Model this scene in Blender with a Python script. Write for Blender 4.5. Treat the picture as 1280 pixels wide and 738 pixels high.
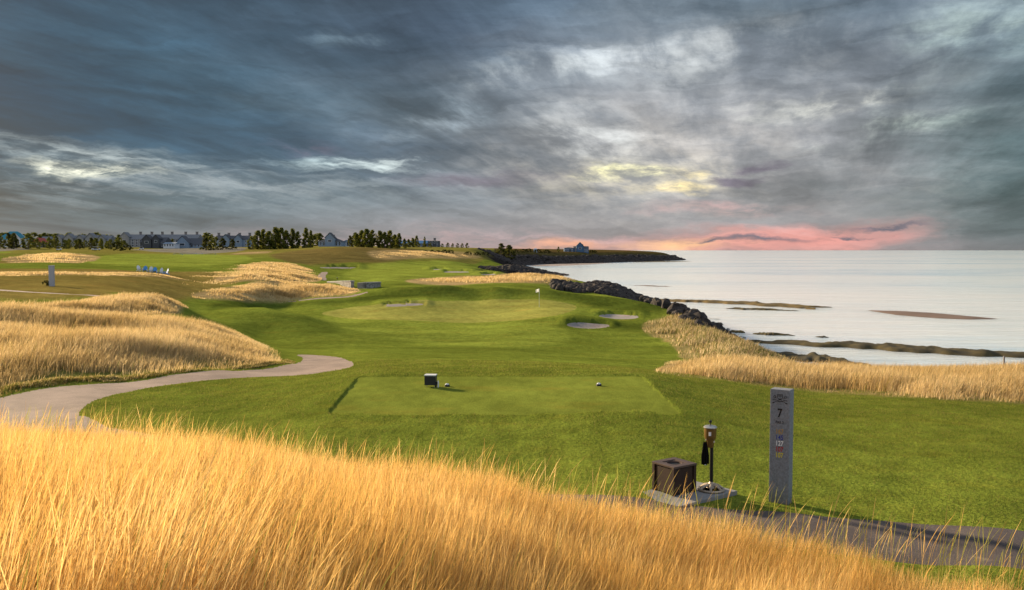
import bpy, bmesh, math, random
import numpy as np
from mathutils import Vector, Matrix, Euler

for o in list(bpy.data.objects):
    bpy.data.objects.remove(o)
random.seed(7)
rng = np.random.default_rng(7)
SC = bpy.context.scene
COL = SC.collection
R = math.radians

# ------------------------------------------------------------------ camera
F = 1100.0                       # focal length in photo pixels (photo 1280 x 738)
EYE = 3.5
PITCH = math.atan(56 / F)
CP, SP = math.cos(PITCH), math.sin(PITCH)
cd = bpy.data.cameras.new('camera')
cam = bpy.data.objects.new('camera', cd)
COL.objects.link(cam)
cam.location = (0, 0, EYE)
cam.rotation_euler = (math.pi / 2 - PITCH, 0, 0)
cd.sensor_width = 36
cd.lens = F / 1280 * 36
cd.clip_start = 0.05
cd.clip_end = 90000
SC.cycles.diffuse_bounces = 6
SC.camera = cam

# ------------------------------------------------------------------ exposure, sun, sky
EXPO = 1.2
SC.view_settings.view_transform = 'Standard'
SC.view_settings.look = 'None'
SC.view_settings.exposure = EXPO
SC.view_settings.gamma = 1
SC.view_settings.use_curve_mapping = False
SUN_EL, SUN_AZ = R(17), R(-49)   # azimuth from +Y, negative = to the left
sd = bpy.data.lights.new('sun', 'SUN')
sd.energy = 4.7
sd.angle = R(3.5)
sd.color = (1.0, 0.79, 0.52)
sun = bpy.data.objects.new('sun', sd)
COL.objects.link(sun)
sv = Vector((math.sin(SUN_AZ) * math.cos(SUN_EL), math.cos(SUN_AZ) * math.cos(SUN_EL), math.sin(SUN_EL)))
sun.rotation_euler = sv.to_track_quat('Z', 'Y').to_euler()
sun.location = sv * 100
sun['kind'] = 'structure'


def lin(c):
    return tuple(((v / 255) / 12.92) if v / 255 <= 0.04045 else (((v / 255) + 0.055) / 1.055) ** 2.4 for v in c)


class NT:
    """small helper to write node trees"""
    def __init__(self, tree):
        self.t = tree
        tree.nodes.clear()

    def n(self, typ, **kw):
        nd = self.t.nodes.new(typ)
        for k, v in kw.items():
            setattr(nd, k, v)
        return nd

    def l(self, a, b):
        self.t.links.new(a, b)

    def put(self, sock, v):
        if isinstance(v, bpy.types.NodeSocket):
            self.l(v, sock)
        elif isinstance(v, (tuple, list)) and len(v) == 3 and sock.type == 'RGBA':
            sock.default_value = (*v, 1)
        else:
            sock.default_value = v

    def math(self, op, a, b=0.0, c=0.0, clamp=False):
        nd = self.n('ShaderNodeMath', operation=op, use_clamp=clamp)
        self.put(nd.inputs[0], a); self.put(nd.inputs[1], b); self.put(nd.inputs[2], c)
        return nd.outputs[0]

    def comb(self, x, y, z=0.0):
        nd = self.n('ShaderNodeCombineXYZ')
        self.put(nd.inputs[0], x); self.put(nd.inputs[1], y); self.put(nd.inputs[2], z)
        return nd.outputs[0]

    def vmath(self, op, a, b):
        nd = self.n('ShaderNodeVectorMath', operation=op)
        self.put(nd.inputs[0], a); self.put(nd.inputs[1], b)
        return nd.outputs[0]

    def mapping(self, vec, loc=(0, 0, 0), rot=(0, 0, 0), sc=(1, 1, 1), typ='POINT'):
        nd = self.n('ShaderNodeMapping', vector_type=typ)
        self.l(vec, nd.inputs['Vector'])
        nd.inputs['Location'].default_value = loc
        nd.inputs['Rotation'].default_value = rot
        nd.inputs['Scale'].default_value = sc
        return nd.outputs[0]

    def noise(self, vec, scale, detail=4, rough=0.55, dist=0.0, color=False):
        nd = self.n('ShaderNodeTexNoise')
        if vec is not None:
            self.l(vec, nd.inputs['Vector'])
        nd.inputs['Scale'].default_value = scale
        nd.inputs['Detail'].default_value = detail
        nd.inputs['Roughness'].default_value = rough
        nd.inputs['Distortion'].default_value = dist
        return nd.outputs['Color' if color else 'Fac']

    def ramp(self, fac, stops, interp='LINEAR'):
        nd = self.n('ShaderNodeValToRGB')
        self.put(nd.inputs[0], fac)
        cr = nd.color_ramp
        cr.interpolation = interp
        while len(cr.elements) < len(stops):
            cr.elements.new(0.5)
        for e, (p, c) in zip(cr.elements, stops):
            e.position = p
            e.color = (*c, 1) if len(c) == 3 else c
        return nd.outputs[0]

    def mix(self, fac, a, b, mode='MIX'):
        nd = self.n('ShaderNodeMix', data_type='RGBA', blend_type=mode)
        self.put(nd.inputs[0], fac); self.put(nd.inputs[6], a); self.put(nd.inputs[7], b)
        return nd.outputs[2]

    def maprange(self, v, a, b, c=0.0, d=1.0, smooth=True):
        nd = self.n('ShaderNodeMapRange', interpolation_type='SMOOTHSTEP' if smooth else 'LINEAR')
        self.put(nd.inputs[0], v)
        for i, q in enumerate((a, b, c, d)):
            nd.inputs[i + 1].default_value = q
        return nd.outputs[0]


def build_world():
    w = bpy.data.worlds.new('World')
    SC.world = w
    w.use_nodes = True
    T = NT(w.node_tree)
    out = T.n('ShaderNodeOutputWorld')
    bg = T.n('ShaderNodeBackground')
    T.l(bg.outputs[0], out.inputs[0])
    tc = T.n('ShaderNodeTexCoord')
    sep = T.n('ShaderNodeSeparateXYZ')
    T.l(tc.outputs['Generated'], sep.inputs[0])
    x, y, z = sep.outputs
    az = T.math('ARCTAN2', x, y)
    el = T.math('ARCSINE', z)
    zz = T.math('ADD', T.math('MAXIMUM', z, 0.0), 0.10)
    plane = T.comb(T.math('DIVIDE', x, zz), T.math('DIVIDE', y, zz))
    pl = T.mapping(plane, rot=(0, 0, R(16)))
    # cloud fields in the plane of the cloud layer
    big = T.noise(T.mapping(pl, sc=(0.50, 0.15, 1), loc=(3.1, 1.7, 0)), 1.0, 5, 0.55, 0.4)
    rad = T.noise(T.mapping(pl, sc=(1.05, 0.24, 1), loc=(1.3, 5.0, 0)), 1.0, 8, 0.62, 0.5)
    iso = T.noise(T.mapping(pl, sc=(1.0, 1.0, 1), loc=(7.3, 2.0, 0)), 1.0, 8, 0.62, 0.3)
    mid = T.math('ADD', T.math('MULTIPLY', rad, .78), T.math('MULTIPLY', iso, .22))
    fine = T.noise(T.mapping(pl, sc=(4.6, 1.7, 1)), 1.0, 6, 0.62, 0.3)
    ang = T.comb(az, el)
    warpc = T.noise(T.mapping(ang, sc=(7, 20, 1)), 1.0, 6, 0.62, 0.0, color=True)
    warp = T.vmath('MULTIPLY', T.vmath('SUBTRACT', warpc, (0.5, 0.5, 0.5)), (0.22, 0.055, 0))
    V = T.vmath('ADD', ang, warp)
    # streak noise near the horizon, in angles
    streak = T.noise(T.mapping(V, sc=(7, 52, 1), loc=(0.4, 0.2, 0)), 1.0, 6, 0.6, 0.3)

    # base by elevation
    base = T.ramp(T.math('MULTIPLY', el, 2.6), [
        (0.0, lin((146, 130, 130))), (0.05, lin((140, 134, 137))), (0.14, lin((120, 125, 132))),
        (0.28, lin((106, 115, 125))), (0.48, lin((98, 109, 120))), (0.75, lin((82, 97, 110))), (1.0, lin((92, 104, 118)))])
    col = base

    def lobe(col, u, v, ru, rv, c, amp=1.0, rot=0, mod=None, mode='MIX', soft=1.0):
        s = (u - 640) / F
        a0 = math.atan(s)
        e0 = math.atan((313 - v) / F * math.cos(a0))
        k = math.cos(a0)
        m = T.mapping(V, loc=(a0, e0, 0), rot=(0, 0, R(rot)), sc=(ru / F * k, rv / F * k, 1), typ='TEXTURE')
        g = T.n('ShaderNodeTexGradient', gradient_type='SPHERICAL')
        T.l(m, g.inputs[0])
        f = T.maprange(g.outputs['Fac'], 0.0, 1.0 * soft, 0.0, amp)
        if mod is not None:
            f = T.math('MULTIPLY', f, mod, clamp=True)
        return T.mix(f, col, lin(c), mode)

    mb = T.maprange(T.math('ADD', T.math('MULTIPLY', mid, .6), T.math('MULTIPLY', fine, .4)), 0.42, 0.60, 0.1, 1.25)  
    md = T.maprange(mid, 0.58, 0.42, 0.66, 1.1)      # dark bellies
    mf = T.maprange(T.math('ADD', T.math('MULTIPLY', mid, .4), T.math('MULTIPLY', fine, .6)), 0.42, 0.60, 0.12, 1.2)
    ms = T.maprange(T.math('ADD', T.math('MULTIPLY', streak, .65), T.math('MULTIPLY', fine, .35)), 0.42, 0.60, 0.1, 1.2)
    # broad tones
    col = lobe(col, -80, 130, 720, 360, (20, 58, 78), 1.2, mod=md)
    col = lobe(col, 160, 160, 600, 80, (36, 68, 88), 1.0, rot=-6, mod=md)
    col = lobe(col, 470, 200, 330, 66, (60, 78, 98), 0.95, rot=-9, mod=md)
    col = lobe(col, 600, 40, 560, 100, (70, 82, 98), 0.85, mod=md)
    col = lobe(col, 930, 120, 420, 190, (146, 147, 148), 0.6, mod=mb)
    col = lobe(col, 1400, 190, 400, 230, (40, 62, 66), 1.0, mod=md)
    col = lobe(col, 900, 20, 330, 48, (78, 90, 98), 0.7, mod=md)
    col = lobe(col, 820, 145, 150, 60, (92, 98, 106), 0.7, rot=-8, mod=md)
    col = lobe(col, 680, 175, 190, 40, (92, 98, 106), 0.75, rot=-12, mod=md)
    col = lobe(col, 1130, 100, 150, 60, (112, 122, 122), 0.5, mod=mf)
    col = lobe(col, 1100, 245, 330, 50, (120, 116, 114), 0.6, mod=ms)
    col = lobe(col, 930, 210, 640, 240, (156, 148, 146), 0.6)
    col = lobe(col, 800, 205, 330, 110, (180, 168, 158), 0.6, mod=mb)
    # bright breaks
    W = (206, 206, 204)
    col = lobe(col, 548, 145, 70, 44, (190, 196, 202), .6, mod=mf)
    col = lobe(col, 445, 206, 130, 18, (214, 212, 206), 1.0, mod=ms)
    col = lobe(col, 690, 88, 190, 34, W, 0.5, rot=8, mod=mf)
    col = lobe(col, 890, 64, 210, 48, (190, 188, 185), 0.55, rot=8, mod=mf)
    col = lobe(col, 735, 175, 140, 50, (200, 198, 195), 0.55, rot=-14, mod=mf)
    col = lobe(col, 1030, 130, 110, 30, (214, 208, 196), 0.9, rot=8, mod=mf)
    col = lobe(col, 1110, 162, 150, 28, (196, 196, 186), 0.8, rot=6, mod=mf)
    col = lobe(col, 1240, 40, 160, 56, (168, 178, 172), 0.7, mod=mf)
    col = lobe(col, 420, 50, 70, 16, (142, 152, 160), 0.6, mod=mf)
    col = lobe(col, 800, 222, 170, 40, (210, 194, 162), 0.5, mod=mf)
    col = lobe(col, 762, 214, 66, 13, (255, 242, 184), 1.3, mod=ms)
    col = lobe(col, 848, 216, 44, 10, (250, 224, 165), 1.0, mod=ms)
    col = lobe(col, 836, 238, 60, 14, (250, 222, 160), 1.0, mod=ms)
    # pinks of the sunset
    col = lobe(col, 560, 302, 480, 30, (188, 152, 150), 0.5, mod=ms)
    col = lobe(col, 380, 185, 90, 14, (120, 96, 108), 0.5, mod=ms)
    col = lobe(col, 900, 262, 130, 14, (200, 150, 145), 0.5, mod=ms)
    col = lobe(col, 900, 307, 250, 28, (226, 158, 146), .75, mod=T.maprange(streak, 0.3, 0.5, 0.55, 1.1))
    col = lobe(col, 1010, 296, 200, 26, (238, 156, 144), .8, rot=5, mod=T.maprange(streak, 0.3, 0.5, 0.6, 1.1))
    col = lobe(col, 850, 308, 110, 15, (250, 192, 142), 0.9)
    col = lobe(col, 690, 308, 90, 12, (250, 176, 140), 0.8)
    # dark bars over the glow
    for (u, v, ru, rv) in ((960, 205, 46, 12), (930, 225, 60, 9), (945, 300, 70, 5.5), (905, 305, 46, 4), (1110, 279, 70, 4.5),
                           (1055, 290, 40, 3.5), (930, 224, 70, 8), (580, 225, 160, 16)):
        col = lobe(col, u, v, ru, rv, (118, 108, 118), 1.0, rot=2)
    col = lobe(col, -90, 120, 880, 470, (120, 190, 208), 1.0, mode='MULTIPLY')
    col = lobe(col, 1380, 210, 380, 260, (178, 214, 214), .9, mode='MULTIPLY')
    col = lobe(col, 250, 232, 520, 48, (138, 141, 142), 0.55, mod=ms)
    col = lobe(col, 120, 190, 260, 22, (165, 170, 168), 0.6, rot=-4, mod=ms)
    col = lobe(col, 120, 210, 130, 13, (226, 220, 196), 0.95, rot=-4, mod=ms)
    # texture of the whole layer
    tex = T.maprange(mid, 0.34, 0.66, 0.62, 1.44, smooth=False)
    tex2 = T.maprange(fine, 0.3, 0.7, 0.88, 1.13, smooth=False)
    tex3 = T.maprange(streak, 0.32, 0.68, 0.82, 1.20, smooth=False)
    tex4 = T.maprange(big, 0.3, 0.7, 0.82, 1.2, smooth=False)
    col = T.mix(1.0, col, (1.15, 1.23, 1.27), 'MULTIPLY')
    hf = T.maprange(el, 0.0, 0.10, 0.0, 1.0)
    t = T.math('MULTIPLY', T.math('MULTIPLY', tex, tex2), tex4)
    t = T.math('ADD', T.math('MULTIPLY', T.math('SUBTRACT', t, 1.0), hf), 1.0)
    t = T.math('POWER', T.math('MAXIMUM', T.math('MULTIPLY', t, tex3), .05), 1.25)
    col = T.mix(1.0, col, T.comb(t, t, t), 'MULTIPLY')
    # paler sky high up; unseen sky behind the viewer brightened as ambient fill
    back = T.math('MAXIMUM', T.maprange(y, 0.35, -0.5, 0.0, 1.0), T.maprange(el, 0.42, 0.95, 0.0, 0.8))
    col = T.mix(T.math('MULTIPLY', back, 0.8), col, lin((205, 212, 222)))
    side = T.maprange(T.math('ADD', T.math('MULTIPLY', x, .9), T.math('MULTIPLY', y, -.55)), .55, .95, 0.0, .8)  # bluish fill added out of view at right-behind, lighting the marker's side face
    col = T.mix(side, col, (.62, .80, 1.05))
    g = T.mix(1.0, col, (2 ** -EXPO,) * 3, 'MULTIPLY')
    ns = T.n('ShaderNodeTexSky', sky_type='NISHITA', sun_disc=False)
    ns.sun_elevation = SUN_EL
    ns.sun_rotation = SUN_AZ
    nis = T.mix(1.0, ns.outputs[0], (0.05, 0.05, 0.05), 'MULTIPLY')
    fin = T.mix(0.95, nis, g)
    T.l(fin, bg.inputs[0])
    bg.inputs[1].default_value = 1.0
    w.cycles.sampling_method = 'MANUAL'
    w.cycles.sample_map_resolution = 512


build_world()


# ------------------------------------------------------------------ helpers
def ray(u, v):
    t = (369 - v) / F
    k = CP + t * SP
    return (u - 640) / F / k, (-SP + t * CP) / k       # x per Y, z per Y


def P(u, v, Y):
    a, b = ray(u, v)
    return np.array((a * Y, Y, EYE + b * Y))


def tag(o, label=None, cat=None, group=None, kind=None):
    if label: o['label'] = label
    if cat: o['category'] = cat
    if group: o['group'] = group
    if kind: o['kind'] = kind
    return o


def empty(name, loc, rz=0.0):
    o = bpy.data.objects.new(name, None)
    COL.objects.link(o)
    o.location = loc
    o.rotation_euler = (0, 0, rz)
    o.empty_display_size = 0.2
    return o


def copy_tree(o, parent=None):
    c = o.copy()
    COL.objects.link(c)
    if parent is not None:
        c.parent = parent
    for ch in list(o.children):
        copy_tree(ch, c)
    return c


def np_mesh(name, verts, faces, mat, colors=None, smooth=True, parent=None, uvw=None):
    """verts (N,3), faces (M,k) with a constant k"""
    verts = np.asarray(verts, np.float32)
    faces = np.asarray(faces, np.int32)
    me = bpy.data.meshes.new(name)
    me.vertices.add(len(verts))
    me.vertices.foreach_set('co', verts.ravel())
    k = faces.shape[1]
    me.loops.add(faces.size)
    me.loops.foreach_set('vertex_index', faces.ravel())
    me.polygons.add(len(faces))
    me.polygons.foreach_set('loop_start', np.arange(0, faces.size, k, dtype=np.int32))
    me.polygons.foreach_set('loop_total', np.full(len(faces), k, np.int32))
    me.polygons.foreach_set('use_smooth', np.full(len(faces), smooth, bool))
    me.update(calc_edges=True)
    if colors is not None:
        at = me.color_attributes.new('Col', 'FLOAT_COLOR', 'POINT')
        c4 = np.ones((len(verts), 4), np.float32)
        c4[:, :3] = colors
        at.data.foreach_set('color', c4.ravel())
    me.materials.append(mat)
    o = bpy.data.objects.new(name, me)
    COL.objects.link(o)
    if parent is not None:
        o.parent = parent
    return o


class MB:
    """collects shapes and links them as one mesh object"""
    def __init__(self):
        self.b = bmesh.new()

    def box(self, c, s, rot=(0, 0, 0), bevel=0.0, taper=1.0):
        m = Matrix.Translation(c) @ Euler(rot).to_matrix().to_4x4() @ Matrix.Diagonal((*s, 1))
        r = bmesh.ops.create_cube(self.b, size=1)
        vs = r['verts']
        if taper != 1.0:
            for v in vs:
                if v.co.z > 0:
                    v.co.x *= taper; v.co.y *= taper
        bmesh.ops.transform(self.b, matrix=m, verts=vs)
        if bevel:
            es = list({e for v in vs for e in v.link_edges})
            bmesh.ops.bevel(self.b, geom=es, offset=bevel, segments=2, affect='EDGES', profile=0.6)
        return self

    def lathe(self, prof, c=(0, 0, 0), n=24, rot=(0, 0, 0)):
        m = Matrix.Translation(c) @ Euler(rot).to_matrix().to_4x4()
        rings = []
        for (r, z) in prof:
            rings.append([self.b.verts.new(m @ Vector((r * math.cos(2 * math.pi * i / n), r * math.sin(2 * math.pi * i / n), z))) for i in range(n)])
        for a, b in zip(rings, rings[1:]):
            for i in range(n):
                self.b.faces.new((a[i], a[(i + 1) % n], b[(i + 1) % n], b[i]))
        if prof[0][0] > 1e-5: self.b.faces.new(rings[0][::-1])
        if prof[-1][0] > 1e-5: self.b.faces.new(rings[-1])
        return self

    def tube(self, pts, rad, n=8):
        pts = [Vector(p) for p in pts]
        rads = rad if isinstance(rad, (list, tuple)) else [rad] * len(pts)
        rings = []
        for i, p in enumerate(pts):
            d = (pts[min(i + 1, len(pts) - 1)] - pts[max(i - 1, 0)]).normalized()
            q = d.to_track_quat('Z', 'Y')
            rings.append([self.b.verts.new(p + q @ Vector((rads[i] * math.cos(2 * math.pi * k / n), rads[i] * math.sin(2 * math.pi * k / n), 0))) for k in range(n)])
        for a, b in zip(rings, rings[1:]):
            for i in range(n):
                self.b.faces.new((a[i], a[(i + 1) % n], b[(i + 1) % n], b[i]))
        self.b.faces.new(rings[0][::-1]); self.b.faces.new(rings[-1])
        return self

    def prism(self, poly, y0, y1):
        """polygon in x,z extruded along y"""
        a = [self.b.verts.new((p[0], y0, p[1])) for p in poly]
        b = [self.b.verts.new((p[0], y1, p[1])) for p in poly]
        n = len(poly)
        self.b.faces.new(a); self.b.faces.new(b[::-1])
        for i in range(n):
            self.b.faces.new((a[i], b[i], b[(i + 1) % n], a[(i + 1) % n]))
        return self

    def poly(self, pts):
        self.b.faces.new([self.b.verts.new(p) for p in pts])
        return self

    def build(self, name, mat, parent=None, smooth=False, loc=None):
        bmesh.ops.recalc_face_normals(self.b, faces=self.b.faces)
        me = bpy.data.meshes.new(name)
        self.b.to_mesh(me)
        self.b.free()
        me.materials.append(mat)
        if smooth:
            for p in me.polygons:
                p.use_smooth = True
            me.set_sharp_from_angle(angle=R(40))
        o = bpy.data.objects.new(name, me)
        COL.objects.link(o)
        if parent is not None: o.parent = parent
        if loc is not None: o.location = loc
        return o


# ------------------------------------------------------------------ materials
MATS = {}


def mat(name, color, rough=0.7, metal=0.0, var=0.15, scale=8.0, bump=0.0, spec=0.3, col2=None):
    """plain procedural material: colour broken up by noise, a little bump"""
    if name in MATS: return MATS[name]
    m = bpy.data.materials.new(name)
    m.use_nodes = True
    T = NT(m.node_tree)
    out = T.n('ShaderNodeOutputMaterial'); b = T.n('ShaderNodeBsdfPrincipled')
    T.l(b.outputs[0], out.inputs[0])
    tc = T.n('ShaderNodeTexCoord')
    nz = T.noise(tc.outputs['Object'], scale, 6, 0.6)
    c2 = col2 or tuple(v * (1 - var) for v in color)
    c1 = tuple(min(1, v * (1 + var)) for v in color)
    T.l(T.ramp(nz, [(0.3, c2), (0.7, c1)]), b.inputs['Base Color'])
    b.inputs['Roughness'].default_value = rough
    b.inputs['Metallic'].default_value = metal
    b.inputs['Specular IOR Level'].default_value = spec
    if bump:
        bp = T.n('ShaderNodeBump')
        bp.inputs['Strength'].default_value = bump
        bp.inputs['Distance'].default_value = 0.02
        T.l(T.noise(tc.outputs['Object'], scale * 6, 5, 0.6), bp.inputs['Height'])
        T.l(bp.outputs[0], b.inputs['Normal'])
    MATS[name] = m
    return m


def turf_mat(name, bump_d=0.05, fine=18.0, amt=0.35, coarse=0.35, bump_s=1.0, band=0):
    """ground: own colour from the Col attribute, mottled; bump like short grass"""
    m = bpy.data.materials.new(name)
    m.use_nodes = True
    T = NT(m.node_tree)
    out = T.n('ShaderNodeOutputMaterial'); b = T.n('ShaderNodeBsdfDiffuse')
    T.l(b.outputs[0], out.inputs[0])
    at = T.n('ShaderNodeVertexColor'); at.layer_name = 'Col'
    geo = T.n('ShaderNodeNewGeometry')
    pos = geo.outputs['Position']
    n1 = T.noise(pos, coarse, 5, 0.6)
    n2 = T.noise(pos, fine, 4, 0.65)
    n3 = T.noise(T.mapping(pos, sc=(1.0, 0.45, 1)), 2.2, 5, 0.65)
    n0 = T.noise(T.mapping(pos, sc=(.05, .11, 1)), 1.0, 4, 0.6)
    k = T.math('MULTIPLY', T.math('MULTIPLY', T.maprange(n0, 0.3, 0.7, .84, 1.18), T.maprange(n1, 0.3, 0.7, 1 - amt * 0.6, 1 + amt * 0.6)), T.maprange(n2, 0.3, 0.7, 1 - amt, 1 + amt))
    k = T.math('MULTIPLY', k, T.maprange(n3, 0.3, 0.7, 1 - amt * 0.7, 1 + amt * 0.7))
    if band:
        sp = T.n('ShaderNodeSeparateXYZ'); T.l(pos, sp.inputs[0])
        wv = T.math('SINE', T.math('MULTIPLY', T.math('ADD', T.math('ADD', sp.outputs[0], T.math('MULTIPLY', sp.outputs[1], .35)), T.math('MULTIPLY', n1, .5)), 2 * math.pi / band))
        k = T.math('MULTIPLY', k, T.maprange(wv, -.5, .5, .97, 1.03))
    c = T.mix(1.0, at.outputs[0], T.comb(k, k, k), 'MULTIPLY')
    # drier, yellower patches
    dry = T.noise(T.mapping(pos, sc=(.4, .7, 1)), 1.0, 6, 0.68)
    c = T.mix(T.maprange(dry, .50, .72, 0.0, .5), c, T.mix(1.0, c, (1.35, .98, 1.0), 'MULTIPLY'))
    T.l(c, b.inputs[0])
    bp = T.n('ShaderNodeBump')
    bp.inputs['Strength'].default_value = bump_s
    bp.inputs['Distance'].default_value = bump_d
    h = T.math('ADD', T.math('MULTIPLY', n3, 1.2), T.math('MULTIPLY', n2, 0.6))
    T.l(h, bp.inputs['Height'])
    T.l(bp.outputs[0], b.inputs['Normal'])
    return m


def blade_mat(name, trans=0.5, rough=0.6):
    m = bpy.data.materials.new(name)
    m.use_nodes = True
    T = NT(m.node_tree)
    out = T.n('ShaderNodeOutputMaterial')
    at = T.n('ShaderNodeVertexColor'); at.layer_name = 'Col'
    geo = T.n('ShaderNodeNewGeometry')
    n1 = T.noise(geo.outputs['Position'], 30.0, 2, 0.5)
    k = T.maprange(n1, 0.3, 0.7, 0.85, 1.15)
    c = T.mix(1.0, at.outputs[0], T.comb(k, k, k), 'MULTIPLY')
    d = T.n('ShaderNodeBsdfDiffuse'); t = T.n('ShaderNodeBsdfTranslucent')
    T.l(c, d.inputs[0]); T.l(c, t.inputs[0])
    mx = T.n('ShaderNodeMixShader')
    mx.inputs[0].default_value = trans
    T.l(d.outputs[0], mx.inputs[1]); T.l(t.outputs[0], mx.inputs[2])
    T.l(mx.outputs[0], out.inputs[0])
    return m


# ------------------------------------------------------------------ noise
_perm = np.random.default_rng(3).permutation(256)
_grad = np.random.default_rng(4).uniform(0, 2 * np.pi, 256)


def pn(x, y):
    """2D gradient noise, about -1..1"""
    xi = np.floor(x).astype(int); yi = np.floor(y).astype(int)
    xf = x - xi; yf = y - yi

    def g(ix, iy, dx, dy):
        h = _grad[_perm[(ix + _perm[iy & 255]) & 255]]
        return np.cos(h) * dx + np.sin(h) * dy
    u = xf ** 3 * (xf * (xf * 6 - 15) + 10); v = yf ** 3 * (yf * (yf * 6 - 15) + 10)
    a = g(xi, yi, xf, yf); b = g(xi + 1, yi, xf - 1, yf)
    c = g(xi, yi + 1, xf, yf - 1); d = g(xi + 1, yi + 1, xf - 1, yf - 1)
    return 1.5 * ((a * (1 - u) + b * u) * (1 - v) + (c * (1 - u) + d * u) * v)


def fbm(x, y, o=4):
    s = 0; a = 1.0; t = 0
    for i in range(o):
        s = s + a * pn(x * 2 ** i + 17.3 * i, y * 2 ** i - 9.1 * i); t += a; a *= 0.5
    return s / t


def sst(e0, e1, x):
    t = np.clip((x - e0) / (e1 - e0), 0, 1)
    return t * t * (3 - 2 * t)


# ------------------------------------------------------------------ terrain
SEA = -7.0
ctrl_w = [  # world x, y, z : the grassy bank the viewer stands on, the tee, the near lawn
    (-6, 9, 1.10), (-3, 9, .92), (-1, 9, .70), (0, 9, .52), (1.3, 9, .22), (2.4, 9.2, .06), (3.2, 8.8, .06), (4, 8.4, .0), (4.2, 7.5, .12), (5, 7.6, .0), (6, 7.4, -.02), (5, 6.5, .16), (6, 6.2, .12), (4.4, 10.6, 0),
    (-4, 4, 1.4), (0, 4, 1.0), (3, 4, .6), (5.5, 4, .5), (-9, 9, 1.2),
    (0, 2.5, 1.3), (-3, 2.5, 1.6), (3, 2.5, .9),
    (-8, 14, .15), (-4.5, 14, .05), (-2, 13.5, 0), (0.5, 12.6, 0), (2.5, 12.5, 0), (3.7, 12.1, 0), (6, 10.3, 0), (9, 11, 0), (8, 14, -.1),
    (-4.1, 18.6, 0), (0, 18.6, 0), (3.6, 18.6, 0), (-4.2, 24.5, 0), (0, 24.5, 0), (3.6, 24.5, 0), (-4.2, 21.5, 0), (3.6, 21.5, 0), (0, 21.5, 0),
    (0, 16, -.05), (8, 19, -.45), (-8, 19, -.1), (13, 20, -.6), (-14, 17, .1), (12, 14, -.2)]
ctrl_p = [  # photo u, v, distance
    (440, 455, 32), (0, 495, 22.5), (100, 512, 20), (640, 450, 35), (640, 430, 60), (640, 412, 78), (560, 403, 88), (400, 397, 92),
    (720, 393, 93), (720, 381, 107), (640, 386, 103), (600, 374.5, 113), (450, 381, 105), (560, 363.5, 118), (620, 365, 118), (680, 369, 117), (500, 366, 120), (460, 367, 122), (740, 377, 114), (560, 360, 150), (660, 364, 140), (560, 371, 114), (640, 373, 113),
    (350, 378, 112), (390, 380, 108), (330, 394, 96), (330, 384, 82), (280, 387, 80), (380, 393, 82), (330, 420, 65), (250, 393, 78), (420, 404, 82), (420, 402, 88), (400, 430, 58), (460, 441, 42),
    (735, 407, 84), (775, 395.5, 96), (830, 400, 92), (850, 412, 82), (800, 381, 108), (850, 390, 100),
    (870, 425, 70), (830, 440, 55), (820, 462, 36), (1000, 460, 46), (1000, 490, 30), (1280, 500, 28), (1280, 470, 40), (1100, 472, 42),
    (63, 358, 70), (0, 362, 62), (200, 372, 60), (200, 345, 110), (190, 342, 126), (0, 335, 130), (100, 328, 200), (0, 318, 350), (200, 326, 250),
    (250, 320, 350), (150, 313, 450), (60, 313, 420), (0, 310, 500), (300, 312, 450), (220, 310, 560),
    (160, 380, 53), (90, 386, 48), (240, 389, 60), (60, 386, 47),
    (0, 404, 37), (150, 414, 38), (230, 418, 40), (310, 433, 40), (350, 456, 33), (150, 470, 27), (0, 480, 24),
    (300, 375, 100), (330, 358, 118), (330, 347, 150), (330, 336, 190), (330, 327, 240), (250, 351, 125),
    (430, 357, 150), (460, 360, 145), (400, 345, 190), (500, 345, 200), (560, 340, 240), (450, 335, 270), (600, 352, 180), (700, 350, 185),
    (430, 328, 290), (440, 313, 335), (520, 326, 330), (520, 315, 400), (600, 315, 480), (560, 328, 340), (600, 335, 330), (640, 334, 365),
    (355, 311, 450), (470, 310, 460), (530, 309, 560), (640, 314, 620), (720, 315, 760), (790, 314.5, 900), (830, 316.5, 930), (735, 361, 175), (765, 361, 177), (708, 361, 172), (785, 367, 174), (930, 438, 66), (962, 447, 60), (900, 423, 76), (930, 429, 92), (900, 413, 110), (960, 443.5, 81), (870, 399, 127), (1000, 456.5, 72), (1100, 466, 66), (1280, 471, 62), (850, 393, 118), (640, 336, 372), (690, 338.5, 370), (610, 337, 368),
    (0, 309, 900), (400, 308, 1000), (640, 311, 1300), (-300, 330, 200), (-300, 400, 40), (-300, 313, 450), (-300, 490, 24), (1600, 500, 28),
    (1600, 600, 14), (-300, 308, 1000), (100, 308, 1500), (380, 320, 320)]
C = [(x / y, math.log(y), z) for (x, y, z) in ctrl_w]
for (u, v, Y) in ctrl_p:
    p = P(u, v, Y)
    C.append((p[0] / Y, math.log(Y), p[2]))
C = np.array(C)
AS = 4.0


def _phi(d2):
    return 0.5 * d2 * np.log(d2 + 1e-12)


_X = np.stack([C[:, 0] * AS, C[:, 1]], 1)
_n = len(_X)
_K = _phi(((_X[:, None] - _X[None]) ** 2).sum(-1)) + np.eye(_n) * 0.0012
_Pm = np.c_[np.ones(_n), _X]
_A = np.block([[_K, _Pm], [_Pm.T, np.zeros((3, 3))]])
_W = np.linalg.solve(_A, np.r_[C[:, 2], 0, 0, 0])

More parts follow.
